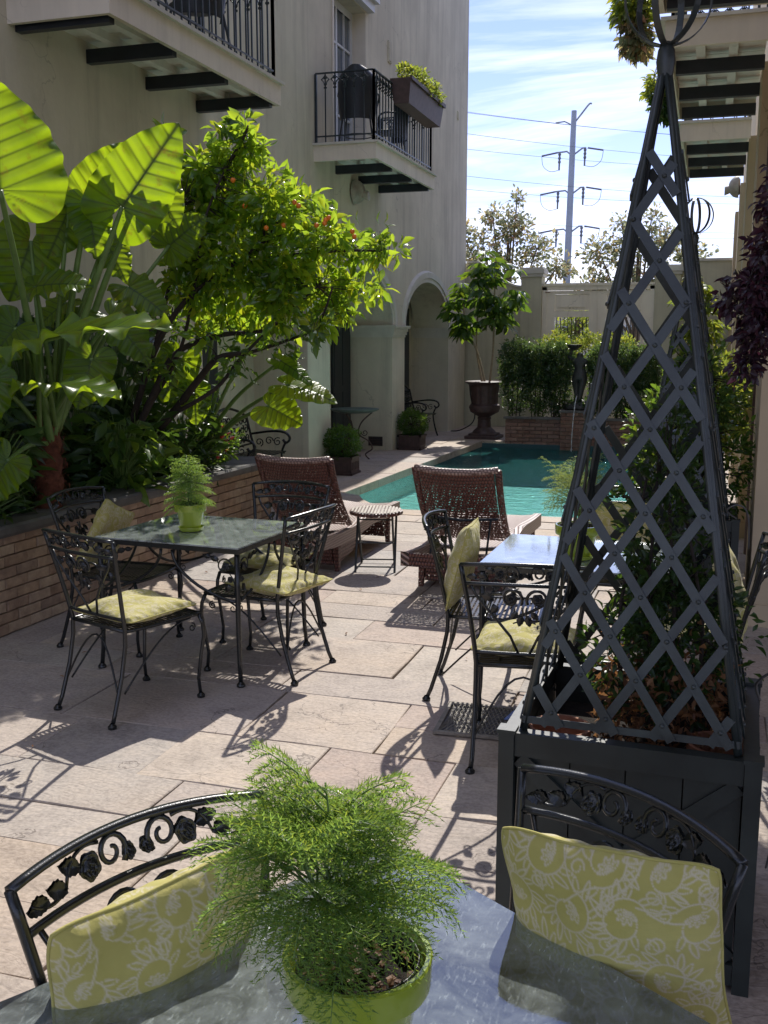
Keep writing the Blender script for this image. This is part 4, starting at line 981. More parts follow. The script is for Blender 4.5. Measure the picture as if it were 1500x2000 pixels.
# ------------------------------------------------------------ pots
def make_pot(scale,rim=.105,H=.165,saucer=True):
    r=empty('potted_fern'); k=scale
    m=MB(); ro=rim; prof=[(.0,.012),(ro*.62,.012),(ro*.66,.018),(ro*.84,H*.70),(ro*.86,H*.72),(ro*.985,H*.73),(ro,H*.76),(ro*1.015,H*.985),(ro*.99,H),(ro*.93,H),(ro*.91,H*.97),(ro*.86,H*.80),(ro*.7,H*.5)]
    m.lathe(prof,48); m.build('pot',M['glaze'],r,smooth=True,ang=32)
    if saucer:
        m=MB(); m.lathe([(0,.001),(ro*.66,.001),(ro*.74,.006),(ro*.82,.022),(ro*.80,.024),(ro*.72,.011),(0,.011)],40); m.build('saucer',M['glaze'],r,smooth=True,ang=35)
    m=MB(); m.lathe([(ro*.84,H*.70),(ro*.845,H*.965),(ro*.82,H*.965),(ro*.80,H*.70)],40); m.build('nursery_liner',M['black_plastic'],r,smooth=True)
    m=MB(); rr=random.Random(3)
    m.grid(lambda u,v:(ro*.81*v*math.cos(2*PI*u),ro*.81*v*math.sin(2*PI*u),H*.80+.006*math.sin(u*40+v*9)+.006*math.cos(v*30)),40,10); m.build('soil',M['soil'],r,smooth=True)
    m=MB()
    for i in range(60):
        a=rr.uniform(0,6.3); q=ro*.78*math.sqrt(rr.random()); x,y=q*math.cos(a),q*math.sin(a); s=rr.uniform(.004,.010); b=rr.uniform(0,6)
        m.add([(x+s*math.cos(b+c)*(1 if c%3 else .5),y+s*math.sin(b+c),H*.80+.010+rr.uniform(-.002,.005)) for c in (0,1.6,3.1,4.6)]+[(x,y,H*.80+.002)],[(0,1,2,3),(0,1,4),(1,2,4),(2,3,4),(3,0,4)])
    tag(m.build('bark_chips',M['driedleaf'],r),kind='stuff')
    return r
def fern(parent,z0,h,rad,nb,seed,matn,dens=1.0,nl=.010,up=.5,nw=.0009,lean=(0,0)):
    'tiered, arching branches carrying sprigs with fine needles'
    rs=random.Random(seed); V=[];Fc=[]; st=MB()
    def needle(p,d,l,w,side):
        b=len(V); q=p+d*l; sx=side*w; V.extend([p-sx,p+sx,q]); Fc.append((b,b+1,b+2))
    stems=[]
    for k in range(5):
        a=rs.uniform(0,6.3); r0=rs.uniform(0,rad*.12); top=h*rs.uniform(.75,1.0) if k else h
        x,y=r0*math.cos(a),r0*math.sin(a); lx,ly=rs.uniform(-.06,.06)*h*2+lean[0],rs.uniform(-.06,.06)*h*2+lean[1]
        stems.append((x,y,lx,ly,top)); st.tube([(x,y,z0),(x+lx*.4,y+ly*.4,z0+top*.5),(x+lx,y+ly,z0+top)],[.0035,.003,.0015],5)
    for i in range(nb):
        sx,sy,lx,ly,top=stems[i%5]
        t=(.22+.78*rs.random()**.8) if up>.6 else rs.random()**.85; zb=z0+top*(.08+.92*t); bx,by=sx+lx*t,sy+ly*t
        a=i*2.399+rs.uniform(-.3,.3); L=rad*(1.05-.62*t**1.6)*rs.uniform(.75,1.12)
        if t>.93: L*=.6
        dirh=Vector((math.cos(a),math.sin(a),0)); rise=up*rs.uniform(.5,1.2)+.5*t; droop=rs.uniform(.35,.75)*(1.1-.45*t)
        pts=[]; n=12
        for k in range(n+1):
            s=k/n; pts.append(Vector((bx,by,zb))+dirh*(L*(s-.12*s*s))+Vector((0,0,L*(rise*s-droop*s*s))))
        st.tube(pts,[.0022*(1-.75*k/n) for k in range(n+1)],3)
        ns=int(L/.0075*dens); sidev=dirh.cross(Vector((0,0,1)))
        for k in range(ns):
            s=.12+.88*(k+.5)/ns; f=s*n; j=min(n-1,int(f)); p=pts[j].lerp(pts[j+1],f-j); T=(pts[min(n,j+1)]-pts[j]).normalized()
            sd=1 if k%2 else -1; sl=(.060*(1-s)**.6+.016)*rs.uniform(.75,1.15)*(rad/.18)
            dd=(T*.75+sidev*sd*.9+Vector((0,0,rs.uniform(-.1,.12)))).normalized()
            m_=max(5,int(sl/.0018*dens)); ax=dd; u1=ax.cross(Vector((0,0,1))).normalized(); u2=ax.cross(u1)
            curve=-.35
            for q in range(m_):
                ss=(q+.5)/m_; pp=p+dd*(sl*ss)+Vector((0,0,curve*sl*ss*ss))
                ph=q*2.4+rs.uniform(-.4,.4); e=(u1*math.cos(ph)+u2*math.sin(ph)*.75); nd=(e*.8+ax*.75).normalized()
                needle(pp,nd,nl*rs.uniform(.7,1.15)*(1-.4*ss),nw,ax.cross(nd).normalized()*1)
            b=len(V); w_=u1*.0006; V.extend([p-w_,p+w_,p+dd*sl+Vector((0,0,curve*sl))]); Fc.append((b,b+1,b+2))
    o=npmesh('needles',np.array([tuple(v) for v in V]),np.array(Fc),M[matn],parent); tag(o,kind='stuff')
    st.build('stem',M['stem'],parent,smooth=True); return o
GP='ferny plants in lime green pots'
pA=make_pot(1,.105,.17,False); pA.location=(-.435,1.255,.726); tag(pA,'large feathery green plant in a lime pot in the foreground on the nearest table','potted plant',GP)
fern(pA,.13,.285,.22,84,5,'fern',.8,.0145,.62,.0012,lean=(-.055,-.01))
pB=make_pot(1,.087,.15); pB.location=(-2.66,4.93,.726); tag(pB,'tidy tiered green plant in a lime pot and saucer on the left table','potted plant',GP)
fern(pB,.12,.26,.155,120,8,'fern',.62,.011,.42,.0016)
pC=make_pot(1,.105,.165); pC.location=(-.56,4.83,.726); tag(pC,'wispy pale plant in a lime pot on the middle table behind the trellis','potted plant',GP)
fern(pC,.13,.30,.23,70,9,'fern_pale',.5,.013,.75,.0014)
# ------------------------------------------------------------ foliage tools
def leaves(name,pos,dirs,size,matn,parent=None,wr=.38,fold=.25,curl=.25,seed=1,var=.35,kind=None,nz=.9):
    rs=np.random.RandomState(seed); n=len(pos); pos=np.asarray(pos,float); d=np.asarray(dirs,float); d/=np.linalg.norm(d,axis=1)[:,None]+1e-9
    r=rs.normal(size=(n,3)); r[:,2]*=.6; r[:,2]+=nz; nr=r-(r*d).sum(1)[:,None]*d; nr/=np.linalg.norm(nr,axis=1)[:,None]+1e-9
    s=np.cross(d,nr); L=(size*(1+rs.uniform(-var,var,n)))[:,None]; W=L*wr*rs.uniform(.8,1.2,n)[:,None]
    b=pos; t=pos+d*L-nr*L*curl; c=pos+d*L*.5+nr*L*.02
    l=pos+d*L*.45+s*W/2+nr*W*fold; q=pos+d*L*.45-s*W/2+nr*W*fold
    l2=pos+d*L*.75+s*W*.33+nr*(W*fold*.7-L*curl*.4); q2=pos+d*L*.75-s*W*.33+nr*(W*fold*.7-L*curl*.4); c2=pos+d*L*.75-nr*L*curl*.45
    V=np.stack([b,l,l2,t,q2,q,c,c2],1).reshape(-1,3); i=np.arange(n)[:,None]*8
    F=np.concatenate([i+np.array([[0,6,1]]),i+np.array([[0,5,6]]),i+np.array([[1,6,7]]),i+np.array([[1,7,2]]),i+np.array([[6,5,4]]),i+np.array([[6,4,7]]),i+np.array([[2,7,3]]),i+np.array([[7,4,3]])],0)
    o=npmesh(name,V,F,M[matn],parent)
    if kind: tag(o,kind=kind)
    return o
def clusters(blobs,per,spread,seed=1,shell=.45,down=.0,outw=.9,ups=.2):
    'blobs: (centre, radius or (rx,ry,rz), clusters); leaves grouped in rosettes'
    rs=np.random.RandomState(seed); P_=[];D=[];CC=[]
    for c,r,k in blobs:
        r=np.array(r if isinstance(r,(tuple,list)) else (r,r,r),float); c=np.array(tuple(c))
        u=rs.normal(size=(k,3)); u/=np.linalg.norm(u,axis=1)[:,None]; rad=shell+(1-shell)*rs.uniform(0,1,k)**.6; rad*=rs.uniform(.75,1.1,k)
        cc=c+u*rad[:,None]*r; CC.append(cc)
        m=rs.randint(max(2,per-2),per+3,k)
        for j in range(k):
            e=rs.normal(size=(m[j],3)); e/=np.linalg.norm(e,axis=1)[:,None]; dd=e+u[j]*outw+np.array([0,0,ups-down]); P_.append(cc[j]+e*spread*rs.uniform(.1,1,m[j])[:,None]); D.append(dd)
    return np.vstack(P_),np.vstack(D),np.vstack(CC)
def twigs(mb,ends,anchors,rs,r=.004,every=1):
    A=[Vector(a) for a in anchors]
    for k in range(0,len(ends),every):
        e=Vector(ends[k]); a=min(A,key=lambda q:(q-e).length); 
        mid=a.lerp(e,.55)+Vector((rs.uniform(-.04,.04),rs.uniform(-.04,.04),rs.uniform(-.02,.05)))*(e-a).length*2; mb.tube([a,mid,e],[r,r*.7,r*.4],4,cap=False)
def curve(pts,n=6):
    'catmull-rom through the points'
    pts=[Vector(p) for p in pts]; o=[]
    for i in range(len(pts)-1):
        p0=pts[max(i-1,0)];p1=pts[i];p2=pts[i+1];p3=pts[min(i+2,len(pts)-1)]
        for k in range(n):
            t=k/n; o.append(.5*((2*p1)+(p2-p0)*t+(2*p0-5*p1+4*p2-p3)*t*t+(3*p1-p0-3*p2+p3)*t**3))
    o.append(pts[-1]); return o
# ------------------------------------------------------------ dark green planter boxes with trellis obelisks
def make_box(s=.70,h=.66):
    r=empty('planter_box'); G=M['green']; a=s/2
    for sx in (-1,1):
        for sy in (-1,1):
            m=MB(); m.box((sx*(a-.022),sy*(a-.022),h/2),(.044,.044,h)); m.box((sx*(a-.022),sy*(a-.022),h+.006),(.052,.052,.012)); m.build('corner_post',G,r)
    for k in range(4):
        Rz=Matrix.Rotation(k*PI/2,4,'Z'); w=s-.092
        m=MB(); m.box((0,-a+.024,h-.035),(w+.002,.034,.06),M=Rz); m.build('frame_rail',G,r); m=MB(); m.box((0,-a+.024,.05),(w+.002,.034,.06),M=Rz); m.build('frame_rail',G,r)
        m=MB(); m.box((0,-a+.028,h-.001),(w+.002,.042,.008),M=Rz); m.build('top_ledge',G,r)
        nbd=4
        for i in range(nbd):
            m=MB(); bw=w/nbd; m.box((-w/2+bw*(i+.5),-a+.036,h/2),(bw-.004,.014,h-.12),M=Rz); m.build('board',G,r)
        for q in (-1,1):
            m=MB(); H_=h-.14; m.bar(Rz@Vector((q*(w/2-.01),-a+.022+.003*q,h-.075)),Rz@Vector((-q*(w/2-.01),-a+.022+.003*q,.09)),.045,.010,up=Rz@Vector((0,1,0))); m.build('diagonal_brace',G,r)
    m=MB(); m.box((0,0,h-.13),(s-.09,s-.09,.02)); m.build('soil',M['soil'],r)
    return r
def make_obelisk(b=.29,h=1.86,z0=.0,orb=.115):
    r=empty('trellis_obelisk'); T=M['trellis']; sl=1.5; dx=.150; top=.93
    apex=Vector((0,0,h))
    for k in range(4):
        Rz=Matrix.Rotation(k*PI/2,4,'Z')
        def fp_(x,z,n=0): # point on the face
            f=z/h; return Rz@Vector((x,-b*(1-f)-.004-n,z))
        nrm=(Rz@Vector((0,-h,b))).normalized()
        for s in (-1,1):
            m=MB(); m.tube([Rz@Vector((s*b*(1-z/h)+(-s*.006),-b*(1-z/h)-.002,z)) for z in (0,h*.25,h*.5,h*.75,h*.97)],[.0085]*5,6); m.build('edge_rod',T,r,smooth=True)
        m=MB(); m.bar(fp_(-b,.03,.002),fp_(b,.03,.002),.020,.006,up=nrm); m.build('base_bar',T,r)
        cr=[]
        for s in (-1,1):
            i=-12
            while i<14:
                x0=i*dx+(.05 if s>0 else -.02)
                # line x = x0 + s*z/sl, clipped to |x|<=b(1-z/h)
                zs=[]
                for z in [j*h*top/160 for j in range(161)]:
                    x=x0+s*z/sl
                    if abs(x)<=b*(1-z/h)-.007: zs.append(z)
                if len(zs)>4:
                    za,zb=max(zs[0],.02),zs[-1]
                    m=MB(); nn=.004 if s>0 else .010
                    m.bar(fp_(x0+s*za/sl,za,nn),fp_(x0+s*zb/sl,zb,nn),.0255,.0045,up=nrm); m.build('lattice_strip',T,r)
                    cr.append((s,x0,za,zb))
                i+=1
        m=MB()
        for (s,x0,a1,b1) in cr:
            if s<0: continue
            for (s2,x2,a2,b2) in cr:
                if s2>0: continue
                z=(x2-x0)*sl/2; x=x0+z/sl
                if max(a1,a2)-.01<=z<=min(b1,b2)+.01:
                    c=fp_(x,z,.014); m.lathe([(.007,-.001),(.006,.0025),(.003,.004),(0,.0045)],8); 
                    q=nrm.to_track_quat('Z','Y').to_matrix().to_4x4(); 
                    for vi in range(len(m.v)-32,len(m.v)): m.v[vi]=tuple(c+q.to_3x3()@Vector(m.v[vi]))
        tag(m.build('rivets',T,r,smooth=True),kind='stuff')
    m=MB(); m.lathe([(.020,h-.07),(.026,h-.03),(.022,h),(.012,h+.02)],12); m.build('collar',T,r,smooth=True)
    for k in range(3):
        a=k*PI/3+.3; e=Vector((math.cos(a),math.sin(a),0)); n=Vector((-math.sin(a),math.cos(a),0)); c=Vector((0,0,h+.01+orb))
        m=MB(); pts=[c+e*(orb*math.sin(2*PI*j/36))+Vector((0,0,-orb*math.cos(2*PI*j/36))) for j in range(36)]
        vs=[]
        for p in pts:
            d=(p-c).normalized()
            for u,v in ((-.009,-.0015),(.009,-.0015),(.009,.0015),(-.009,.0015)): vs.append(p+n*u+d*v)
        m.add(vs,[(i*4+q,((i+1)%36)*4+q,((i+1)%36)*4+(q+1)%4,i*4+(q+1)%4) for i in range(36) for q in range(4)]); m.build('orb_hoop',T,r,smooth=False)
    return r
bx=make_box(); bx.location=(-.155,3.05,0); bx.rotation_euler=(0,0,R(-2)); tag(bx,'dark green square planter box in the right foreground, behind the big patterned pillow','planter box','dark green planter boxes with trellis obelisks')
ob=make_obelisk(); ob.location=(-.155,3.03,.665); ob.rotation_euler=(0,0,R(-2)); tag(ob,'tall dark green diamond trellis obelisk standing in the near planter box','trellis','diamond trellis obelisks')
bx2=copy_tree(bx); bx2.location=(-.13,6.85,0); bx2.rotation_euler=(0,0,0); tag(bx2,'farther dark green planter box by the wall, half hidden behind the near trellis')
ob2=copy_tree(ob); ob2.location=(-.13,6.83,.665); ob2.rotation_euler=(0,0,R(1)); ob2.scale=(.95,.95,.93); tag(ob2,'farther trellis obelisk by the wall, its round orb standing against the sky')
# terracotta pots inside the near box
def terra(loc,r_,h_):
    m=MB(); m.lathe([(r_*.7,0),(r_*.95,h_*.8),(r_*.96,h_*.82),(r_*1.06,h_*.83),(r_*1.08,h_),(r_*.96,h_),(r_*.9,h_*.8)],36); o=m.build('terracotta_pot',M['terra'],None,smooth=True,ang=35); o.location=loc; return o
tag(terra((-.37,2.90,.46),.085,.17),'terracotta pot rim showing at the left inside the near planter box','pot')
tag(terra((.08,2.90,.46),.085,.17),'terracotta pot rim showing at the right inside the near planter box','pot')
rs=random.Random(4)
def shrub(name,loc,label,cat,blobs,per,spread,size,matn,seed,stems,group=None,wr=.42,sr=.007,extra=None,smat='darkbark',outw=.9,ups=.2,down=0,every=2,curl=.25):
    r=empty(name,loc,0,label,cat,group); B=[(Vector(c)-Vector(loc),rr_,k) for c,rr_,k in blobs]
    P_,D,CC=clusters(B,per,spread,seed,outw=outw,ups=ups,down=down); leaves('foliage',P_,D,size,matn,r,wr=wr,seed=seed,curl=curl)
    m=MB(); anc=[]; rs=random.Random(seed)
    for st_ in stems:
        q=curve([Vector(p)-Vector(loc) for p in st_],5); m.tube(q,[sr*(1-.6*i/len(q)) for i in range(len(q))],6); anc+=q[len(q)//4:]
    if anc and every: twigs(m,CC,anc,rs,sr*.4,every)
    m.build('stem',M[smat],r,smooth=True)
    if extra: extra(r,CC)
    return r
o_=(-.155,3.05,.6)
def dryleaves(r,CC):
    rs=np.random.RandomState(2); n=900; p=np.stack([rs.uniform(-.12,.26,n),rs.uniform(-.2,.2,n),np.abs(rs.normal(0,.12,n))+.0],1); leaves('dry_leaves',p,rs.normal(size=(n,3)),.035,'driedleaf',r,seed=3)
shrub('trellis_shrub',o_,'dark small leaved shrub with brown dead leaves growing inside the near trellis','shrub',
  [((-.12,3.05,1.15),(.14,.14,.36),130),((-.05,3.1,.9),(.20,.2,.28),210),((-.22,3.0,.85),(.14,.16,.18),50),((-.1,3.05,1.45),(.08,.08,.16),26)],7,.035,.033,'leaf_dark',21,
  [[(-.12+.04*k,3.05+.03*k,.55),(-.14+.08*k,3.0,.9),(-.13+.03*k,3.05,1.35)] for k in (-1,0,1,2)],extra=dryleaves,sr=.009)
shrub('climbing_shrub',(-.13,6.85,.55),'leafy shrub filling the farther trellis box beside the right wall','shrub',
  [((-.2,6.85,1.05),(.32,.3,.5),260),((-.05,6.8,1.45),(.26,.25,.35),130),((.12,6.9,1.0),(.2,.25,.45),100)],7,.05,.05,'leaf_mid',22,
  [[(-.13+.1*k,6.85,.55),(-.15+.12*k,6.85,1.0),(-.1+.05*k,6.85,1.6)] for k in (-1,0,1)],sr=.012)
shrub('sunlit_shrub',(-.05,8.6,0.0),'bright leaved shrub in sun between the far trellis and the right wall','shrub',
  [((-.05,8.7,1.15),(.33,.5,.5),240),((.1,9.3,1.25),(.25,.5,.4),140),((-.2,8.5,.75),(.3,.4,.4),120)],7,.06,.07,'leaf_bright',23,
  [[(-.05+.1*k,8.6,0),(-.05+.15*k,8.65,.7),(-.02+.05*k,8.8,1.4)] for k in (-1,0,1)],sr=.014)

# ------------------------------------------------------------ elephant ears
def ear(parent,Pb,Pt,nh,wr=.46,droop=.12,cup=.10,seed=0,mat='leaf_ear',wave=1.0):
    Pb,Pt,nh=Vector(Pb),Vector(Pt),Vector(nh); y=(Pt-Pb); L=y.length; y=y/L; n=(nh-y*nh.dot(y)).normalized(); x=y.cross(n); rs=random.Random(seed); ph=rs.uniform(0,6)
    nu,ns=41,140; q1=.30; V=[];A=[]; W=wr
    Nn=7.2
    for j in range(ns):
        s=-q1+(1+q1)*j/(ns-1)
        for i in range(nu):
            t=-1+2*i/(nu-1); a=abs(t); sg=1 if t>=0 else -1
            if s>=0: X=a*W*.92*((1-s)**.82)*(1+1.05*s)
            else:
                q=-s/q1; rt=math.sqrt(max(0,1-q*q)); X=W*.46*(1-rt)+a*W*.92*rt
            u=s-.42*X
            if u>=0: phs=u*Nn
            else:
                fi=math.atan2(s,X+1e-6); phs=(math.atan(.42)-fi)/R(24)
            fr=abs(phs-round(phs)); vein=math.exp(-(fr/.085)**2)*(.95-.35*a); mid=math.exp(-(X/.022)**2) if s>=-.02 else 0
            edgef=a**3
            h=cup*X-droop*max(0,s)**2+.020*min(1,wave)*math.sin(PI*(phs))**2*(.3+.7*a) +wave*.030*math.sin(phs*2*PI*.5+ph+sg)*edgef+wave*.02*math.sin(s*23+ph*2+sg*2)*edgef-.10*(-s if s<0 else 0)-.10*a*a*X
            p=Pb+y*(s*L)+x*(sg*X*L)+n*(h*L); V.append(tuple(p)); A.append(min(1,vein+mid))
    F=[]; 
    for j in range(ns-1):
        s=-q1+(1+q1)*(j+1)/(ns-1)
        for i in range(nu-1):
            if s<=.012 and i in (nu//2-1,nu//2) : 
                continue
            F.append((j*nu+i,j*nu+i+1,(j+1)*nu+i+1,(j+1)*nu+i))
    o=npmesh('leaf',np.array(V),np.array(F),M[mat],parent,smooth=True,attr={'vein':A})
    m=MB(); m.tube([Pb+y*(L*s)+n*(L*(-droop*s*s)-.004) for s in [k/10*.95 for k in range(11)]],[.009*(1-.8*k/10)*L/.8 for k in range(11)],6); m.build('midrib',M['stem'],o,smooth=True)
    return o
def petiole(parent,base,Pb,r0=.022,r1=.010,bend=.12,up=None):
    base,Pb=Vector(base),Vector(Pb); d=Pb-base; mid=base.lerp(Pb,.5)+Vector((0,0,1))*bend*d.length*.5
    m=MB(); q=curve([base,mid,Pb],8); m.tube(q,[r0+(r1-r0)*i/len(q) for i in range(len(q))],8); m.build('petiole',M['stem'],parent,smooth=True)
VD=Vector((math.sin(YAW),-math.cos(YAW),.2))
def toCam(p): return (Vector((0,0,CAMZ))-Vector(p)).normalized()
e1=empty('elephant_ear_plant',(-4.4,6.0,.6),0,'giant elephant ear plant with huge glowing leaves at the far left of the planter','plant','elephant ear plants')
def W1(par): 
    def f(o): o.parent=par; o.matrix_parent_inverse=Matrix.Translation(-Vector(par.location)); 
    return f
def parented(par,fn,*a,**k):
    before=set(bpy.data.objects); fn(None,*a,**k)
    for o in set(bpy.data.objects)-before:
        if o.parent is None:
            o.parent=par; o.data.transform(Matrix.Translation(-Vector(par.location)))
    for o in set(bpy.data.objects)-before:
        if o.parent is not None and o.parent is not par: o.data.transform(Matrix.Translation(-Vector(par.location)))
base1=Vector((-4.12,5.75,1.12))
E1=[ # junction px, tip px, dist, normal tilt vector added to camera direction, width
 ((0,372),(-22,150),5.65,(.1,.1,.2),.66,.05),
 ((238,405),(348,240),6.4,(-.1,.2,.15),.42,.10),
 ((172,392),(248,278),6.6,(0,.3,.4),.42,.10),
 ((290,345),(350,440),6.6,(.0,.3,.3),.50,.10),
 ((78,668),(320,588),5.6,(0,.2,1.9),.30,.16),
 ((135,405),(95,505),6.6,(.3,.2,.4),.55,.15),
 ((172,398),(190,500),6.5,(0,.2,.3),.45,.15),
 ((60,470),(20,590),6.7,(.3,.2,.6),.55,.15),
 ((205,470),(250,545),6.9,(0,.2,1.0),.5,.15),
 ((130,590),(60,640),6.8,(0,.2,1.4),.5,.15),
 ((95,755),(232,752),6.0,(.2,.1,6.0),.32,.12),
 ((-20,740),(-60,850),6.0,(.3,.1,1.5),.5,.2),
 ((15,900),(-50,985),5.9,(.3,.1,1.2),.55,.2),
 ((330,480),(400,420),7.4,(.0,.2,.4),.5,.1),
 ((70,560),(175,540),6.4,(.1,.2,1.2),.5,.2),
 ((215,620),(300,700),6.7,(.0,.2,1.2),.5,.2),
 ((30,640),(-40,720),6.1,(.2,.2,1.2),.55,.2),
 ((180,700),(150,800),6.5,(.1,.2,.8),.5,.2),
 ((250,560),(330,610),7.0,(0,.2,.8),.5,.15),
]
for k,(jb,tp,d,nt_,wr,dr) in enumerate(E1):
    a=CP(*jb,d); b=CP(*tp,d-.05 if k not in (4,10) else d-.45); nv=toCam(a)+Vector(nt_)
    parented(e1,ear,a,b,nv,wr,dr,.16,k,wave=1.5)
    bs=base1+Vector((random.uniform(-.05,.05),random.uniform(-.05,.05),random.uniform(-.1,.1)))
    parented(e1,petiole,bs,a,.030 if k<4 else .018,.012,.10 if k not in (4,) else .25)
m=MB(); q=curve([(-4.12,5.68,.55),(-4.10,5.70,.8),(-4.13,5.74,1.05),(-4.13,5.76,1.3)],6); vs=m.tube([p-Vector(e1.location) for p in q],[.085+.012*math.sin(i*2.1) for i in range(len(q)-3)]+[.075,.06,.04],14)
def hairy(o,seed,n=900,l=.06):
    rs=random.Random(seed); me=o.data; b=MB()
    for i in range(n):
        v=me.vertices[rs.randrange(len(me.vertices))]; p=v.co+Vector((rs.uniform(-.03,.03),rs.uniform(-.03,.03),rs.uniform(-.04,.04))); d=Vector((rs.uniform(-1,1),rs.uniform(-1,1),rs.uniform(-1.2,.3)))*l
        w=Vector((rs.uniform(-1,1),rs.uniform(-1,1),.2))*.006; b.add([p-w,p+w,p+d],[(0,1,2)])
    return b
tr=m.build('trunk',M['fibre'],e1,smooth=True); hairy(tr,3).build('fibre',M['fibre'],tr)
e2=empty('elephant_ear_plant',(-4.32,8.15,.6),0,'smaller elephant ear plant near the planter end, leaves reaching out over the iron bench','plant','elephant ear plants')
base2=Vector((-4.32,8.15,.72))
E2=[((524,794),(590,826),8.0,(.0,.2,.5),.62,.1),((562,752),(660,775),7.9,(-.1,.2,1.5),.45,.15),((548,705),(615,742),8.0,(0,.2,1.6),.34,.2),((430,560),(418,635),8.6,(.2,.3,.3),.55,.1),((352,700),(318,785),8.3,(.3,.2,.5),.5,.1),((470,640),(520,600),8.8,(0,.2,.4),.5,.1),((390,600),(350,550),8.8,(0,.2,.4),.5,.1),((500,660),(540,640),8.9,(0,.2,.8),.5,.1),((380,760),(385,830),8.2,(.2,.2,.5),.5,.1)]
for k,(jb,tp,d,nt_,wr,dr) in enumerate(E2):
    a=CP(*jb,d); b=CP(*tp,d-.1); parented(e2,ear,a,b,toCam(a)+Vector(nt_),wr,dr,.1,40+k,wave=(.25 if k in (1,2) else 1))
    parented(e2,petiole,base2+Vector((random.uniform(-.06,.06),random.uniform(-.06,.06),0)),a,.024,.010,.12)

# ------------------------------------------------------------ citrus like tree
ctl=Vector((-4.3,6.6,.6)); ct=empty('small_leaning_tree',ctl,0,'leaning tree with glossy yellow green leaves and orange fruits over the brick planter','tree')
D0=8.15
limbs=[[(215,985),(262,890),(335,810),(385,745),(425,700),(470,690)],[(225,930),(250,850),(300,690),(360,590),(450,520),(520,470)],[(240,905),(300,770),(345,690),(430,655),(530,640),(600,560)],[(425,700),(480,690),(560,665),(620,635),(650,560)],[(230,930),(290,800),(350,690),(380,560),(400,430),(440,330)],[(335,810),(420,760),(470,700),(540,630),(620,560)],[(300,690),(330,560),(350,450),(360,380)],[(450,520),(560,500),(660,490),(760,490)],[(440,330),(470,280),(485,245)]]
m=MB(); anc=[]
for k,l in enumerate(limbs):
    q=curve([CP(x,y,D0-.25*i/len(l)+.12*math.sin(k*2+i)) - ctl for i,(x,y) in enumerate(l)],5); r0=.045 if k in(0,) else (.030 if k<3 else .016)
    m.tube(q,[r0*(1-.75*i/len(q))+.003 for i in range(len(q))],7); anc+=q[len(q)//2:]
m.build('trunk',M['darkbark'],ct,smooth=True)
px=[(470,300,62),(430,360,60),(400,330,40),(525,385,62),(470,430,75),(580,430,66),(640,460,52),(560,515,70),(640,535,50),(700,480,38),(745,488,22),(775,487,12),(690,575,38),(740,560,16),(430,500,75),(360,380,45),(600,580,42),(380,560,55),(490,258,20),(480,240,12),(345,320,22),(330,270,12),(500,560,60),(660,590,30),(385,450,60),(540,590,45),(440,610,34),(500,650,26),(350,520,34),(620,625,24),(560,640,22),(330,600,24),(400,660,22)]
BL=[]
for i,(x,y,r_) in enumerate(px):
    rr_=r_/2028*D0; BL.append((CP(x,y,D0+.25*math.sin(i*1.7))-ctl,(rr_,rr_*.85,rr_),max(3,int(r_*r_/72))))
P_,Dd,CC=clusters(BL,7,.06,31,shell=.25,outw=.5,ups=.15,down=.45)
leaves('foliage',P_,Dd,.095,'leaf_citrus',ct,wr=.42,seed=5,curl=.18,fold=.22,nz=.25,var=.5)
low=[(CP(x,y,D0+.3*math.sin(x))-ctl,(r_/2028*D0,.25,r_/2028*D0*.8),k) for x,y,r_,k in ((360,640,55,12),(450,690,60,12),(300,720,50,9),(550,680,50,10),(620,650,36,8),(380,760,60,8),(280,640,40,8),(740,470,26,6),(450,250,16,3))]
P2,D2,C2=clusters(low,6,.07,77,shell=.1,outw=.3,down=.5); leaves('lower_foliage',P2,D2,.085,'leaf_mid',ct,wr=.4,seed=6,nz=.3,var=.5); CC=np.vstack([CC,C2])
m=MB(); twigs(m,[Vector(c) for c in CC],anc,random.Random(2),.004,2); tag(m.build('twigs',M['darkbark'],ct),kind='stuff')
for (x,y) in ((455,352),(478,402),(575,395),(583,402),(636,430),(642,425),(634,436),(618,440),(688,452),(692,462),(520,445),(553,440),(355,500)):
    m=MB(); p=CP(x,y,D0-.35)-ctl; m.lathe([(0,-.020),(.012,-.016),(.019,-.004),(.019,.006),(.012,.016),(0,.019)],10,p); m.build('fruit',M['fruit'],ct,smooth=True)

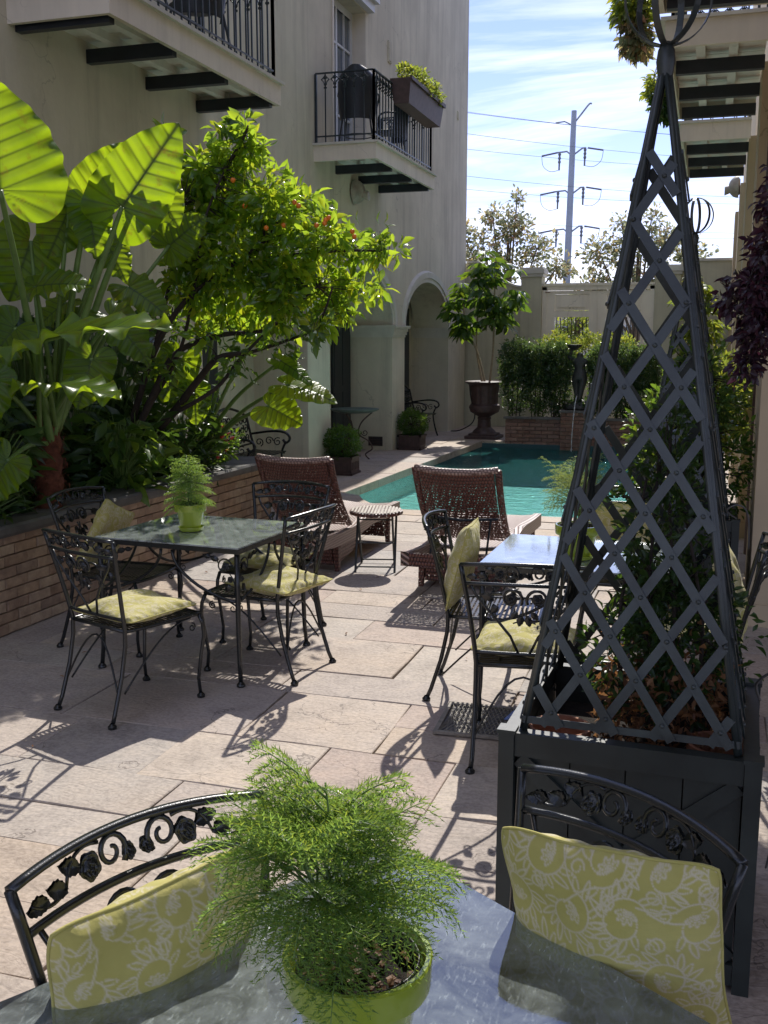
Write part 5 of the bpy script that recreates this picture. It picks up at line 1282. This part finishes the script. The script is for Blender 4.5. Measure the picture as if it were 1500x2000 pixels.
# ------------------------------------------------------------ underplanting on the left
def fan(name,loc,label,cat,n,L,wr,matn,seed,rise=.6,group=None,wrn=.3,spread=.06):
    rs=np.random.RandomState(seed); r=empty(name,loc,0,label,cat,group); P_=[];D=[]; m=MB()
    for i in range(n):
        a=rs.uniform(0,2*PI); e=rs.uniform(.1,1.0); h=rs.uniform(.1,1)*rise; p=Vector((math.cos(a)*spread*4*e,math.sin(a)*spread*4*e,h)); P_.append(p); D.append((math.cos(a)*.8,math.sin(a)*.8,rs.uniform(-.8,.5)))
        m.tube([(0,0,0),(p.x*.3,p.y*.3,h*.6),p],[.006,.005,.003],4,cap=False)
    leaves('foliage',P_,D,L,matn,r,wr=wrn,seed=seed,curl=.2,fold=.15,var=.3); m.build('stem',M['stem'],r); return r
und=[(-4.6,5.3,'tall dark shade plant against the wall left of the leaning tree',.3,.34),(-4.62,6.2,'tall dark shade plant on the wall side behind the tree branches',.3,.34),(-4.62,7.3,'tall dark shade plant against the wall between the two elephant ears',.3,.34),(-4.45,4.6,'dark broad leaved undergrowth in the near corner of the brick planter',.30,.36),(-4.2,5.2,'low dark leafy plant just behind the planter coping, left of the tipped pillow',.22,.3),(-4.55,5.6,'dark undergrowth plant at the foot of the hairy brown trunk',.3,.3),(-4.12,6.6,'leafy plant with long drooping leaves behind the coping, left of the potted fern',.26,.34),(-4.6,6.7,'dark shade plant against the wall behind the leaning tree trunk',.3,.3),(-4.25,7.0,'lance leaved plant spilling towards the coping behind the potted fern',.22,.3),(-4.55,7.5,'dark leafy plant in the middle of the planter in front of the wall',.26,.3),(-4.2,7.65,'low dark plant between the leaning tree and the smaller elephant ear',.2,.3)]
for i,(x,y,l,L_,w_) in enumerate(und):
    fan('shade_plant',(x,y,.6),l,'plant',230 if i<3 else 170,L_*.75,w_,'leaf_dark' if i%3 else 'leaf_mid',60+i,(1.35 if i<3 else (.75 if i%2 else .6)),'shade plants under the tree',wrn=w_,spread=.075)
rsn=np.random.RandomState(9); n=2600; p=np.stack([rsn.uniform(-4.78,-4.12,n),rsn.uniform(4.2,8.5,n),.62+np.abs(rsn.normal(0,.10,n))],1)
gcv=leaves('ground_cover',p,rsn.normal(size=(n,3))+np.array([.3,0,.4]),.085,'leaf_dark',None,seed=9); tag(gcv,'dark ground cover filling the brick planter','ground cover',kind='stuff')
def redfl(r,CC):
    m=MB(); rs=random.Random(2)
    for k in range(26):
        c=Vector(CC[rs.randrange(len(CC))])*1.08; 
        m.box(c,(.022,.018,.02),rz=rs.uniform(0,3)); m.box(c+Vector((.01,.008,.008)),(.016,.02,.012),rz=rs.uniform(0,3))
    tag(m.build('flowers',M['flower'],r),kind='stuff')
shrub('flowering_bush',(-4.12,8.05,.6),'small bush dotted with red flowers at the end of the brick planter','bush',[((-4.10,8.0,.86),(.24,.3,.20),110)],7,.04,.05,'leaf_mid',33,[[(-4.12,8.05,.6),(-4.1,8.0,.9)]],extra=redfl)

# ------------------------------------------------------------ arcade: topiaries, bistro table, benches
def metal_trough(loc,rz,label):
    r=empty('square_planter',loc,rz,label,'planter','ornate square planters by the arcade'); s=.36;h=.24
    m=MB(); 
    for k in range(4):
        Rz=Matrix.Rotation(k*PI/2,4,'Z'); m.box((0,-s/2+.01,h/2),(s-.001,.02,h),M=Rz); m.box((0,-s/2,h-.015),(s+.03,.03,.03),M=Rz); m.box((0,-s/2,.015),(s+.03,.03,.03),M=Rz)
        for q in range(5):
            c=Vector((-.13+.065*q,-s/2-.004,h/2)); m.box(c,(.035,.012,.10),M=Rz,taper=.6); 
    m.build('box',M['castiron'],r); m=MB(); m.box((0,0,h-.05),(s-.03,s-.03,.02)); m.build('soil',M['soil'],r); return r
def topiary(loc,label,seed,R_=.23):
    shrub('round_bush',loc,label,'bush',[((loc[0],loc[1],loc[2]+R_*.85),(R_,R_,R_*.92),420)],7,.028,.030,'leaf_mid',seed,[[loc,(loc[0],loc[1],loc[2]+.25)]],'clipped round bushes',shell_=None) if False else None
    r=empty('round_bush',loc,0,label,'bush','clipped round bushes'); P_,D,CC=clusters([(Vector((0,0,R_*.8)),(R_,R_,R_*.9),520)],7,.022,seed,shell=.75,outw=1.0); leaves('foliage',P_,D,.030,'leaf_mid',r,wr=.5,seed=seed)
    m=MB(); m.tube([(0,0,-.04),(0,0,R_*.8)],.02,6); twigs(m,CC,[Vector((0,0,R_*.6))],random.Random(1),.004,9); m.build('stem',M['darkbark'],r); return r
metal_trough((-4.60,12.75,0),R(2),'square dark metal planter at the foot of the nearer arcade pillar'); topiary((-4.60,12.75,.22),'round clipped bush in the planter by the nearer arcade pillar',71,.25)
metal_trough((-4.58,16.05,0),R(0),'square dark metal planter at the foot of the middle arcade pillar'); topiary((-4.58,16.05,.22),'round clipped bush in the planter by the middle arcade pillar',72,.25)
bt=empty('bistro_table',(-4.98,14.35,0),0,'round stone coloured table on curly iron legs inside the arcade','table')
m=MB(); m.lathe([(0,.70),(.25,.70),(.33,.725),(.36,.74),(.365,.755),(.33,.757),(.24,.742),(0,.742)],40); m.build('round_top',simple('verdigris',(.10,.14,.12),.5,.3,9,.3,.003),bt,smooth=True,ang=40)
for k in range(3):
    a=k*2*PI/3+.4; c_,s_=math.cos(a),math.sin(a); q=curve([(c_*x,s_*x,z) for x,z in ((.26,.70),(.10,.55),(.06,.38),(.20,.28),(.26,.16),(.16,.08),(.22,.0))],6)
    m=MB(); m.tube(q,[.012]*len(q),6); m.tube([(c_*x,s_*x,z) for x,z in spiral(.15,.40,.05,.015,PI,1.2)],.008,5); m.build('leg',M['castiron'],bt,smooth=True)
def bench(loc,rz,label,wid=1.0):
    r=empty('cast_iron_bench',loc,rz,label,'bench','ornate black cast iron benches'); I=M['iron']
    for s in (-1,1):
        x=s*wid/2; m=MB()
        m.tube(curve([(x,-.24,.62),(x,.05,.66),(x,.22,.64),(x,.27,.57),(x,.22,.52),(x,.18,.56)],5),.016,6); m.tube(curve([(x,.22,.54),(x,.16,.38),(x,.20,.15),(x,.25,0)],5),.015,6); m.tube(curve([(x,-.30,.86),(x,-.24,.6),(x,-.20,.42),(x,-.25,.2),(x,-.30,0)],5),.016,6); m.tube([(x,-.22,.42),(x,.2,.40)],.015,6)
        e_=m.build('end_frame',I,r,smooth=True)
        for (yy,z) in ((-.13,.52),(0,.54),(.11,.53),(-.08,.30),(.07,.28)): m=MB(); m.tube([(x,yy+a,z+b) for a,b in spiral(0,0,.055,.012,yy*9,1.3,14)],.008,4); m.build('arm_scroll',I,e_)
    m=MB()
    for k in range(7): m.box((0,-.19+.065*k,.42),(wid-.03,.05,.014))
    m.build('seat',I,r); m=MB(); m.tube(curve([(-wid/2,-.30,.84),(-wid/4,-.31,.92),(0,-.32,.96),(wid/4,-.31,.92),(wid/2,-.30,.84)],6),.016,6); m.tube([(-wid/2,-.235,.50),(wid/2,-.235,.50)],.012,6); b_=m.build('back_frame',I,r,smooth=True); m=MB()
    for i in range(9):
        for j in range(3):
            xx=-wid/2+.08+i*(wid-.16)/8; zc=.57+.115*j
            if zc>.9: continue
            m.tube([(xx+a,-.24-.06*(zc-.5)/.4,zc+b) for a,b in spiral(0,0,.058,.018,i+j,1.15,14)],.008,4)
    m.build('back_scroll',I,b_); return r
bench((-5.08,10.95,0),R(-88),'ornate black iron bench between the brick planter end and the first arcade pillar',1.1)
bench((-5.02,18.0,0),R(-90),'ornate black iron bench inside the last arch near the urn',.9)

# ------------------------------------------------------------ urn with umbrella tree
ur=empty('garden_urn',(-3.86,18.3,0),0,'tall dark rusty fluted urn on a pedestal at the far left corner of the pool','urn')
m=MB(); m.b2((-.30,-.30,0),(.30,.30,.05)); m.b2((-.24,-.24,.05),(.24,.24,.09)); m.build('plinth',M['castiron'],ur)
m=MB(); m.lathe([(.22,.09),(.20,.13),(.125,.20),(.115,.34),(.13,.36),(.11,.39),(.16,.42),(.26,.48),(.285,.56),(.27,.60)],36); m.build('foot',M['castiron'],ur,smooth=True,ang=40)
m=MB(); m.lathe([(.27,.60),(.235,.62),(.24,.80),(.265,.96)],64,fl=.03,nf=16); m.lathe([(.265,.95),(.30,.97),(.35,1.0),(.355,1.02),(.33,1.03),(.28,1.0),(.26,.93),(0,.93)],40); m.build('bowl',M['castiron'],ur,smooth=True,ang=40)
def umbrella_tree(name,loc,label,blobs,stems,seed,size=.16,matn='leaf_mid',n=6):
    r=empty(name,loc,0,label,'tree'); L=Vector(loc); rs=np.random.RandomState(seed); P_=[];D=[]
    for c,rr_,k in blobs:
        c=Vector(c)-L; rr_=Vector(rr_)
        for i in range(k):
            u=rs.normal(size=3); u/=np.linalg.norm(u); q=rs.uniform(.5,1.05); cc=c+Vector((u[0]*rr_.x,u[1]*rr_.y,u[2]*rr_.z))*q
            t=rs.uniform(0,6)
            for j in range(7):
                a=t+j*2*PI/7; P_.append(cc+Vector((math.cos(a),math.sin(a),0))*.015); D.append((math.cos(a)+u[0]*.3,math.sin(a)+u[1]*.3,-.55+u[2]*.35))
    leaves('foliage',P_,D,size,matn,r,wr=.36,seed=seed,curl=.15,fold=.12,var=.2); m=MB()
    for st_ in stems: q=curve([Vector(p)-L for p in st_],6); m.tube(q,[.022*(1-.5*i/len(q)) for i in range(len(q))],7)
    m.build('trunk',M['palebark'],r,smooth=True); return r
umbrella_tree('umbrella_tree',(-3.86,18.3,.95),'umbrella tree with thin pale stems and glossy whorled leaves, rooted in the urn',
 [((-3.75,18.3,3.02),(.40,.4,.32),20),((-3.95,18.2,2.65),(.46,.4,.30),18),((-3.5,18.3,2.55),(.26,.3,.35),16),((-4.3,18.2,2.35),(.22,.25,.34),14),((-3.7,18.25,2.15),(.25,.3,.25),14),((-4.2,18.2,2.0),(.12,.2,.12),6)],
 [[(-3.9,18.3,.95),(-4.02,18.3,1.6),(-4.0,18.3,2.3),(-3.9,18.3,2.8)],[(-3.85,18.3,.95),(-3.98,18.25,1.5),(-4.2,18.2,2.0),(-4.25,18.2,2.4)],[(-3.78,18.3,.95),(-3.72,18.3,1.6),(-3.72,18.3,2.3),(-3.7,18.3,2.9)]],81,.25)
umbrella_tree('umbrella_tree',(-.35,19.4,0),'umbrella tree with bright whorled leaves in front of the far right garden wall',
 [((-.35,19.3,2.55),(.32,.4,.35),34),((-.15,19.3,2.1),(.32,.4,.4),34),((-.45,19.3,1.7),(.25,.3,.4),24)],
 [[(-.35,19.4,0),(-.4,19.4,1.2),(-.35,19.3,2.3)],[(-.3,19.4,0),(-.2,19.4,1.2),(-.15,19.3,2.0)]],82,.20,'leaf_bright')
# hose by the urn
m=MB(); m.tube(curve([(-4.17,18.4,1.0),(-4.18,18.6,.7),(-4.17,18.9,.4),(-4.25,19.0,.2),(-4.5,19.1,.06),(-4.7,19.2,.03)],5),.012,6); tag(m.build('garden_hose',M['black_plastic'],None,smooth=True),'thin dark hose hanging behind the urn at the corner','hose')

# ------------------------------------------------------------ hedge shrubs, statue, fountain jet
hx=[(-3.25,.33,1.50),(-2.85,.32,1.45),(-2.5,.30,1.45),(-1.75,.30,1.40),(-1.38,.30,1.35),(-1.02,.28,1.38)]
lb_=['leftmost dark clipped shrub of the hedge, next to the urn','second dark shrub of the hedge left of the statue','dark shrub of the hedge touching the statue on its left','dark shrub of the hedge just right of the statue','dark shrub of the hedge behind the trellis, under the gate','rightmost dark shrub of the hedge, by the right gate pier']
for i,(x,w,h) in enumerate(hx):
    L=(x,18.0,.40); r=empty('hedge_shrub',L,0,lb_[i],'shrub','clipped shrubs on the brick planter')
    P_,D,CC=clusters([(Vector((0,0,h*.42)),(w*.78,.20,h*.44),480),(Vector((0,0,h*.64)),(w*1.0,.26,h*.31),520)],7,.045,90+i,shell=.55,outw=.8); leaves('foliage',P_,D,.046,'leaf_hedge',r,wr=.45,seed=90+i)
    m=MB(); anc=[]
    for k in range(4): q=curve([(-.10+.06*k,0,0),(-.12+.08*k,.0,.4),(-.15+.1*k,0,.9)],5); m.tube(q,[.010]*len(q),5); anc+=q
    twigs(m,CC,anc,random.Random(i),.004,6); m.build('stem',M['darkbark'],r)
for i,(x,l) in enumerate(((-2.75,'sunlit light green bush rising behind the hedge left of the gate centre'),(-2.1,'sunlit light green bush behind the statue in front of the gate'),(-1.6,'sunlit light green bush behind the hedge, right of the statue'))):
    L=(x,19.3,0); r=empty('sunlit_bush',L,0,l,'bush','light green bushes before the gate')
    P_,D,CC=clusters([(Vector((0,0,1.45)),(.40,.35,.48),330)],7,.05,100+i,shell=.6); leaves('foliage',P_,D,.060,'leaf_bright',r,wr=.4,seed=100+i)
    m=MB(); m.tube([(0,0,0),(0,0,1.3)],.02,6); twigs(m,CC,[Vector((0,0,1.1)),Vector((0,0,1.4))],random.Random(i),.005,7); m.build('stem',M['darkbark'],r)
st=empty('fountain_statue',(-2.13,17.95,.57),R(180),'dark bronze child statue with raised arms on a leafy base on the fountain pedestal','statue')
st.scale=(1.22,1.22,1.03)
def skin(name,V,E_,Rr,mat,parent,root=0,sub=2):
    me=bpy.data.meshes.new(name); me.from_pydata(V,E_,[]); o=bpy.data.objects.new(name,me); C.objects.link(o); o.parent=parent
    me.skin_vertices.new() if hasattr(me.skin_vertices,'new') else None
    sk=o.modifiers.new('skin','SKIN')
    if not me.skin_vertices:
        pass
    for i,r_ in enumerate(Rr): me.skin_vertices[0].data[i].radius=(r_ if isinstance(r_,tuple) else (r_,r_)); me.skin_vertices[0].data[i].use_root=(i==root)
    s=o.modifiers.new('sub','SUBSURF'); s.levels=sub; s.render_levels=sub; sk.use_smooth_shade=True; me.materials.append(mat); return o
V=[(0,0,.56),(0,-.01,.66),(0,.0,.76),(0,.005,.83),(0,.01,.88),(.01,.0,.95),(.055,0,.52),(.045,-.02,.36),(.02,.01,.20),(.015,-.01,.06),(-.055,0,.52),(-.03,.02,.36),(-.01,.03,.20),(-.005,.06,.08),
   (.085,0,.81),(.15,-.01,.86),(.13,-.02,.97),(.10,-.03,1.03),(-.085,0,.81),(-.13,-.03,.74),(-.12,-.07,.64),(-.10,-.09,.60),(.02,-.04,.02)]
E_=[(0,1),(1,2),(2,3),(3,4),(4,5),(0,6),(6,7),(7,8),(8,9),(0,10),(10,11),(11,12),(12,13),(3,14),(14,15),(15,16),(16,17),(3,18),(18,19),(19,20),(20,21),(9,22)]
Rr=[(.105,.085),(.078,.065),(.088,.07),(.07,.06),.035,(.062,.068),.075,.05,.042,.025,.075,.05,.042,.022,.04,.032,.026,.02,.04,.032,.026,.02,.022]
skin('figure',V,E_,Rr,M['statue'],st)
m=MB(); m.lathe([(0,0),(.19,0),(.21,.04),(.17,.09),(.13,.13),(.07,.17),(0,.18)],20,fl=.12,nf=7); b_=m.build('leafy_base',M['statue'],st,smooth=True)
P_,D,CC=clusters([(Vector((0,0,.08)),(.17,.17,.09),60)],5,.02,7,shell=.8); leaves('base_leaves',P_,D,.07,'leaf_dark',st,seed=7)
m=MB(); m.lathe([(0,.98),(.05,1.0),(.10,1.05),(.11,1.08),(.09,1.07),(.0,1.03)],16,(.09,-.03,0)); m.build('shell_bowl',M['statue'],st,smooth=True)
rs=random.Random(6); m=MB()
pr=curve([(-2.14,17.78,.80),(-2.14,17.62,.78),(-2.15,17.47,.55),(-2.16,17.38,.2),(-2.16,17.34,-.1)],8); m.tube(pr,[.007+.003*math.sin(i*1.9) for i in range(len(pr))],6)
for k in range(26): 
    p=pr[rs.randrange(len(pr))]+Vector((rs.uniform(-.02,.02),rs.uniform(-.02,.02),rs.uniform(-.04,.04))); m.lathe([(0,-.006),(.006,0),(0,.006)],5,p)
mt,nt_=newmat('falling_water'); b=P(nt_,Roughness=.05); b.inputs['Base Color'].default_value=(.75,.8,.82,1); b.inputs['Alpha'].default_value=.7; out(nt_,b.outputs[0])
tag(m.build('water_jet',mt,None,smooth=True),'thin stream of water falling from the statue into the pool','water jet')

# ------------------------------------------------------------ balcony furniture, flower boxes, lamps
def wicker_chair(loc,rz,label):
    r=empty('balcony_chair',loc,rz,label,'chair','dark round backed balcony chairs'); I=M['dark']
    m=MB(); 
    def BP(u,v): a=(u-.5)*PI*.95; hh=.34+.62*v; w=.245*(1-.10*(2*v-1)**2) * (1 if v<.75 else math.sqrt(max(.02,1-((v-.75)/.25)**2*.8))); return (w*math.sin(a),-.02-.21*math.cos(a)-.06*v,hh)
    m.grid(BP,20,20); m.grid(lambda u,v:tuple(Vector(BP(u,v))*1.0+Vector((0,.018,0))),20,20); m.build('back',I,r,smooth=True)
    m=MB(); m.lathe([(0,.43),(.22,.43),(.24,.44),(.22,.455),(0,.455)],24); m.build('seat',I,r,smooth=True,ang=40)
    for s in (-1,1):
        for t in (-1,1): m=MB(); m.tube([(s*.16,t*.15,.43),(s*.22,t*.22,0)],.012,6); m.build('leg',I,r)
        m=MB(); m.tube(curve([(s*.235,-.1,.66),(s*.26,.08,.66),(s*.24,.17,.60),(s*.19,.16,.45)],5),.013,6); m.build('arm',I,r,smooth=True)
    m=MB(); m.tube([(.18*math.cos(a),.18*math.sin(a),.16) for a in [2*PI*k/20 for k in range(20)]],.007,5,closed=True); m.build('leg_ring',I,r); return r
wicker_chair((-4.42,12.92,4.155),R(12),'dark round backed chair nearest on the far left balcony, behind the end railing')
wicker_chair((-4.40,14.25,4.155),R(110),'second dark round backed chair on the far left balcony, behind the side railing')
wicker_chair((-4.40,8.55,4.155),R(60),'dark round backed chair on the near left balcony at the top edge of the view')
fb=empty('flower_box',(-3.93,14.0,4.98),R(90),'dark trough hung on the far left balcony rail, overflowing with yellow green plants','planter')
m=MB(); m.add([(-.85,-.14,.06),(.85,-.14,.06),(.85,.14,.06),(-.85,.14,.06),(-.80,-.10,-.24),(.80,-.10,-.24),(.80,.10,-.24),(-.80,.10,-.24)],[(3,2,1,0)[::-1],(4,5,6,7)[::-1],(0,4,5,1),(1,5,6,2),(2,6,7,3),(3,7,4,0)]); m.box((0,-.15,.05),(1.74,.03,.05)); m.build('trough',M['castiron'],fb)
P_,D,CC=clusters([(Vector((-.1+.35*k*1.0,-.02,.12+.04*(k%2))),(.26,.18,.15),60) for k in (-1.3,-.4,.5,1.4,2.0)],7,.03,41,outw=.7); leaves('foliage',P_,D,.055,'leaf_bright',fb,wr=.5,seed=41)
def dome_lamp(loc,s,label):
    r=empty('wall_lamp',loc,0,label,'lamp','round hooded wall lamps'); m=MB(); m.lathe([(.11,0),(.13,.02),(.13,.05),(.10,.06)],24); 
    m.v=[(s*z,x,y) for x,y,z in m.v]; m.build('back_plate',M['lampmetal'],r,smooth=True,ang=40)
    m=MB(); m.lathe([(.165*math.cos(PI/2*k/8),.15*math.sin(PI/2*k/8)+.02) for k in range(9)],28); m.v=[(s*z,x,y) for x,y,z in m.v]; m.build('hood',M['lampmetal'],r,smooth=True)
    m=MB(); m.lathe([(.05,.0),(.062,.05),(.066,.12),(.058,.125),(.0,.11)],18,(0,0,0)); m.v=[(s*(z*.9+.11),x,y-.02-z*.3) for x,y,z in m.v]; m.build('bulb_cover',M['lampmetal'],r,smooth=True); return r
dome_lamp((XW,13.88,3.77),1,'pale round hooded lamp on the left wall under the far balcony')
dome_lamp((.30,17.0,4.05),-1,'pale round hooded lamp on the right wall beyond the last gallery joists')
def trailing(name,loc,label,blobs,seed,matn,size=.07,cat='plant',wr=.4,matn2=None):
    r=empty(name,loc,0,label,cat); L=Vector(loc); P_,D,CC=clusters([(Vector(c)-L,rr_,k) for c,rr_,k in blobs],6,.045,seed,outw=.4,ups=-.1,down=.5); h=len(P_)//2
    if matn2:
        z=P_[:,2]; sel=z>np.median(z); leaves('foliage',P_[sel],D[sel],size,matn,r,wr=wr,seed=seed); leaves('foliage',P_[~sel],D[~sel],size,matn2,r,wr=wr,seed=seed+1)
    else: leaves('foliage',P_,D,size,matn,r,wr=wr,seed=seed)
    m=MB(); rs=random.Random(seed); twigs(m,[Vector(c) for c in CC],[Vector((0,0,0)),Vector((0,0,.1))],rs,.004,3); m.build('stem',M['darkbark'],r); return r
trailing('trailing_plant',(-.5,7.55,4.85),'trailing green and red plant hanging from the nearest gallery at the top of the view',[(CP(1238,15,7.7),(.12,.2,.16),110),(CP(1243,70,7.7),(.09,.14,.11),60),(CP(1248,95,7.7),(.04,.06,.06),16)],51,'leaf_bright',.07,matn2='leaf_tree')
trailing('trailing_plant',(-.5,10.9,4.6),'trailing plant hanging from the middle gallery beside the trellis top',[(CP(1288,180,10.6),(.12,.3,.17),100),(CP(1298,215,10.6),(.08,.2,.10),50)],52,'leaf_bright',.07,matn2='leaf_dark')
trailing('purple_plant',(.28,5.3,2.2),'dark purple leaved plant cascading down the right wall at the right edge of the view',
 [((.24,5.3,2.12),(.11,.25,.20),90),((.17,5.2,1.93),(.10,.2,.13),60),((.24,5.2,1.80),(.12,.2,.14),60),((.17,5.2,1.64),(.05,.08,.11),16),((.26,5.2,2.4),(.08,.12,.14),30),((.08,5.2,1.96),(.05,.08,.07),14)],53,'leaf_purple',.052,wr=.5)
# loose cables beside the boxes
m=MB(); m.tube(curve([(.19,3.1,.70),(.17,2.95,.80),(.22,2.85,.86),(.28,2.95,.70),(.27,3.2,.3),(.26,3.4,.02)],6),.004,6); tag(m.build('cable',M['straps'],None,smooth=True),'thin grey cable looping over the right corner of the near planter box','cable')
m=MB(); m.tube(curve([(.2,6.5,.68),(.14,6.42,.74),(.2,6.4,.78),(.26,6.44,.72),(.28,6.5,.5)],6),.005,6); tag(m.build('cable',M['straps'],None,smooth=True),'small cable arching above the farther planter box by the pilaster','cable')

rs=np.random.RandomState(12); n=46; fx=rs.uniform(-3.9,.1,n); fy=rs.uniform(2.0,9.6,n); fx[:20]=rs.uniform(-3.85,-3.2,20); q=np.stack([fx,fy,np.full(n,.010)],1); dd=rs.normal(size=(n,3)); dd[:,2]*=.08
tag(leaves('fallen_leaves',q,dd,.035,'driedleaf',None,seed=14,nz=4,curl=.1,fold=.12),'a few small dry leaves lying scattered on the paving','leaves',kind='stuff')
# ------------------------------------------------------------ beyond the wall
def far_tree(loc,label,blobs,h,seed,matn='leaf_tree',size=.28):
    r=empty('street_tree',loc,0,label,'tree','street trees beyond the garden wall'); m=MB(); anc=[]
    m.tube([(0,0,0),(.05,0,h*.35),(0,0,h*.75)],[.14,.11,.04],8)
    for c,rr_,k in blobs: q=curve([(0,0,h*.3),Vector((c[0]*.5,c[1]*.5,(h*.3+c[2])/2)),Vector(c)],5); m.tube(q,[.05*(1-.7*i/len(q)) for i in range(len(q))],5); anc+=q[2:]
    P_,D,CC=clusters([(Vector(c),rr_,int(k*2.3)) for c,rr_,k in blobs],6,.20,seed,shell=.15,outw=.4); leaves('crown',P_,D,size*.5,matn,r,wr=.55,seed=seed); twigs(m,[Vector(c) for c in CC],anc,random.Random(1),.012,3); m.build('trunk',M['bark'],r,smooth=True)
far_tree((-6.1,32,0),'reddish green street tree left of the utility pole beyond the garden wall',[((-.8,0,4.7),(.75,.9,.7),30),((.1,0,5.2),(.7,.8,.55),40),((.25,0,5.95),(.22,.3,.35),7),((-.5,0,5.6),(.35,.4,.35),10),((.9,0,4.5),(.7,.8,.6),28),((1.5,0,3.9),(.5,.6,.5),20),((-.1,0,4.0),(1.2,.9,.7),40),((-1.4,0,5.0),(.4,.5,.4),10),((-.3,0,3.0),(1.5,.8,.6),40)],6.4,61)
far_tree((-2.2,32,0),'reddish street tree right of the utility pole, seen through the trellis',[((.1,0,4.2),(1.3,.8,.7),30),((-1.1,0,4.3),(.6,.8,.6),26),((-.2,0,4.6),(.75,.8,.6),28),((.7,0,4.6),(.7,.8,.6),28),((.35,0,5.3),(.35,.4,.3),8),((-.5,0,5.2),(.25,.3,.3),6),((1.5,0,4.1),(.7,.7,.6),26),((-1.2,0,3.2),(.8,.7,.6),44),((.3,0,3.3),(1.5,.8,.5),70)],5.8,62)
far_tree((-9.5,36,0),'street tree mostly hidden behind the left building corner',[((1.0,0,4.2),(1.0,.8,.9),70),((0,0,4.6),(1.2,1,1),60)],6,63)
far_tree((2.2,38,0),'small green tree beyond the far right of the garden wall',[((0,0,3.2),(1.3,1,.8),80)],4.6,64,'leaf_mid')
far_tree((-3.3,27,0),'green street tree seen through the gate bars',[((0,0,2.0),(.9,.6,.7),80)],3.2,65,'leaf_bright',.2)
nb=empty('neighbour_house',(-2,44,0),0,'pale low building across the street behind the gate','house')
m=MB(); m.b2((-9,0,0),(9,7,3.0)); m.build('wall',M['cream'],nb); m=MB(); m.add([(-9.3,-.4,3.0),(9.3,-.4,3.0),(9.3,7.4,3.0),(-9.3,7.4,3.0),(-9.3,3.5,4.0),(9.3,3.5,4.0)],[(0,1,5,4),(2,3,4,5),(0,4,3),(1,2,5)]); m.build('roof',M['coping'],nb)
for k in range(6):
    x=-7.6+2.9*k; m=MB(); m.b2((x,-.04,1.0),(x+1.1,-.01,2.3)); f_=m.build('window',M['pane'],nb); m=MB()
    for a,b,c,d in ((x-.08,.92,x+1.18,1.0),(x-.08,2.3,x+1.18,2.38),(x-.08,1.0,x,2.3),(x+1.1,1.0,x+1.18,2.3)): m.b2((a,-.06,b),(c,0,d))
    m.build('window_frame',M['white'],f_)
up=empty('utility_pole',(-8.1,60,0),0,'tall pale metal utility pole with three tiers of insulator arms','utility pole'); up.rotation_euler=(0,R(.9),0)
m=MB(); m.tube([(0,0,0),(0,0,14.3)],[.24,.15],12); m.build('shaft',M['pole'],up,smooth=True)
WL=[]
m=MB(); m.tube(curve([(0,0,13.6),(.4,0,14.1),(.8,0,14.6),(.95,0,14.62)],4),.05,6); m.build('lamp_arm',M['pole'],up); m=MB(); m.tube([(0,0,13.5),(-.5,0,13.75),(-1.0,0,13.7)],.04,6); m.build('top_arm',M['pole'],up)
WL+=[(0.0,13.55),(-1.0,13.7)]
for k,z in enumerate((12.2,10.1,8.0)):
    m=MB(); m.tube([(0,0,z-.3),(.55,0,z+.1),(.75,0,z+.1)],.05,6); m.tube([(0,0,z-.3),(-.3,0,z-.05),(-.85,0,z-.1)],.05,6); m.build('arm',M['pole'],up)
    for s,x0,zz_ in ((1,.75,z+.1),(-1,-.75,z-.1)):
        m=MB(); m.lathe([(.05,0),(.09,-.1),(.05,-.2),(.09,-.3),(.05,-.4),(.09,-.5),(.05,-.6),(.05,-.95)],8,(x0-.05*s,0,zz_)); m.build('insulator',M['wire'],up)
        m=MB(); m.tube([(x0+s*.1,0,zz_),(x0+s*.95,0,zz_-.15)],.05,6); m.build('strain_insulator',M['wire'],up)
        m=MB(); m.tube(curve([(x0+s*.95,0,zz_-.15),(x0+s*.85,0,zz_-.7),(x0+s*.45,0,zz_-1.0),(x0,0,zz_-.95)],4),.018,4); m.build('jumper_wire',M['wire'],up)
        WL.append((x0+s*.95,zz_-.15))
for i,(x,z) in enumerate(WL):
    m=MB(); pts=[]
    for k in range(33):
        t=k/32; X=-30+60*t; pts.append((-8.0+x+X,60+X*.95,z+.0016*X*X*1.9))
    m.tube(pts,.011,4); tag(m.build('power_line',M['wire'],None),'thin power line strung across the sky, line %s'%('at the very top of the pole','from the top arm','from the upper right arm','from the upper left arm','from the middle right arm','from the middle left arm','from the lowest right arm','from the lowest left arm')[i],'power line','power lines on the utility pole')
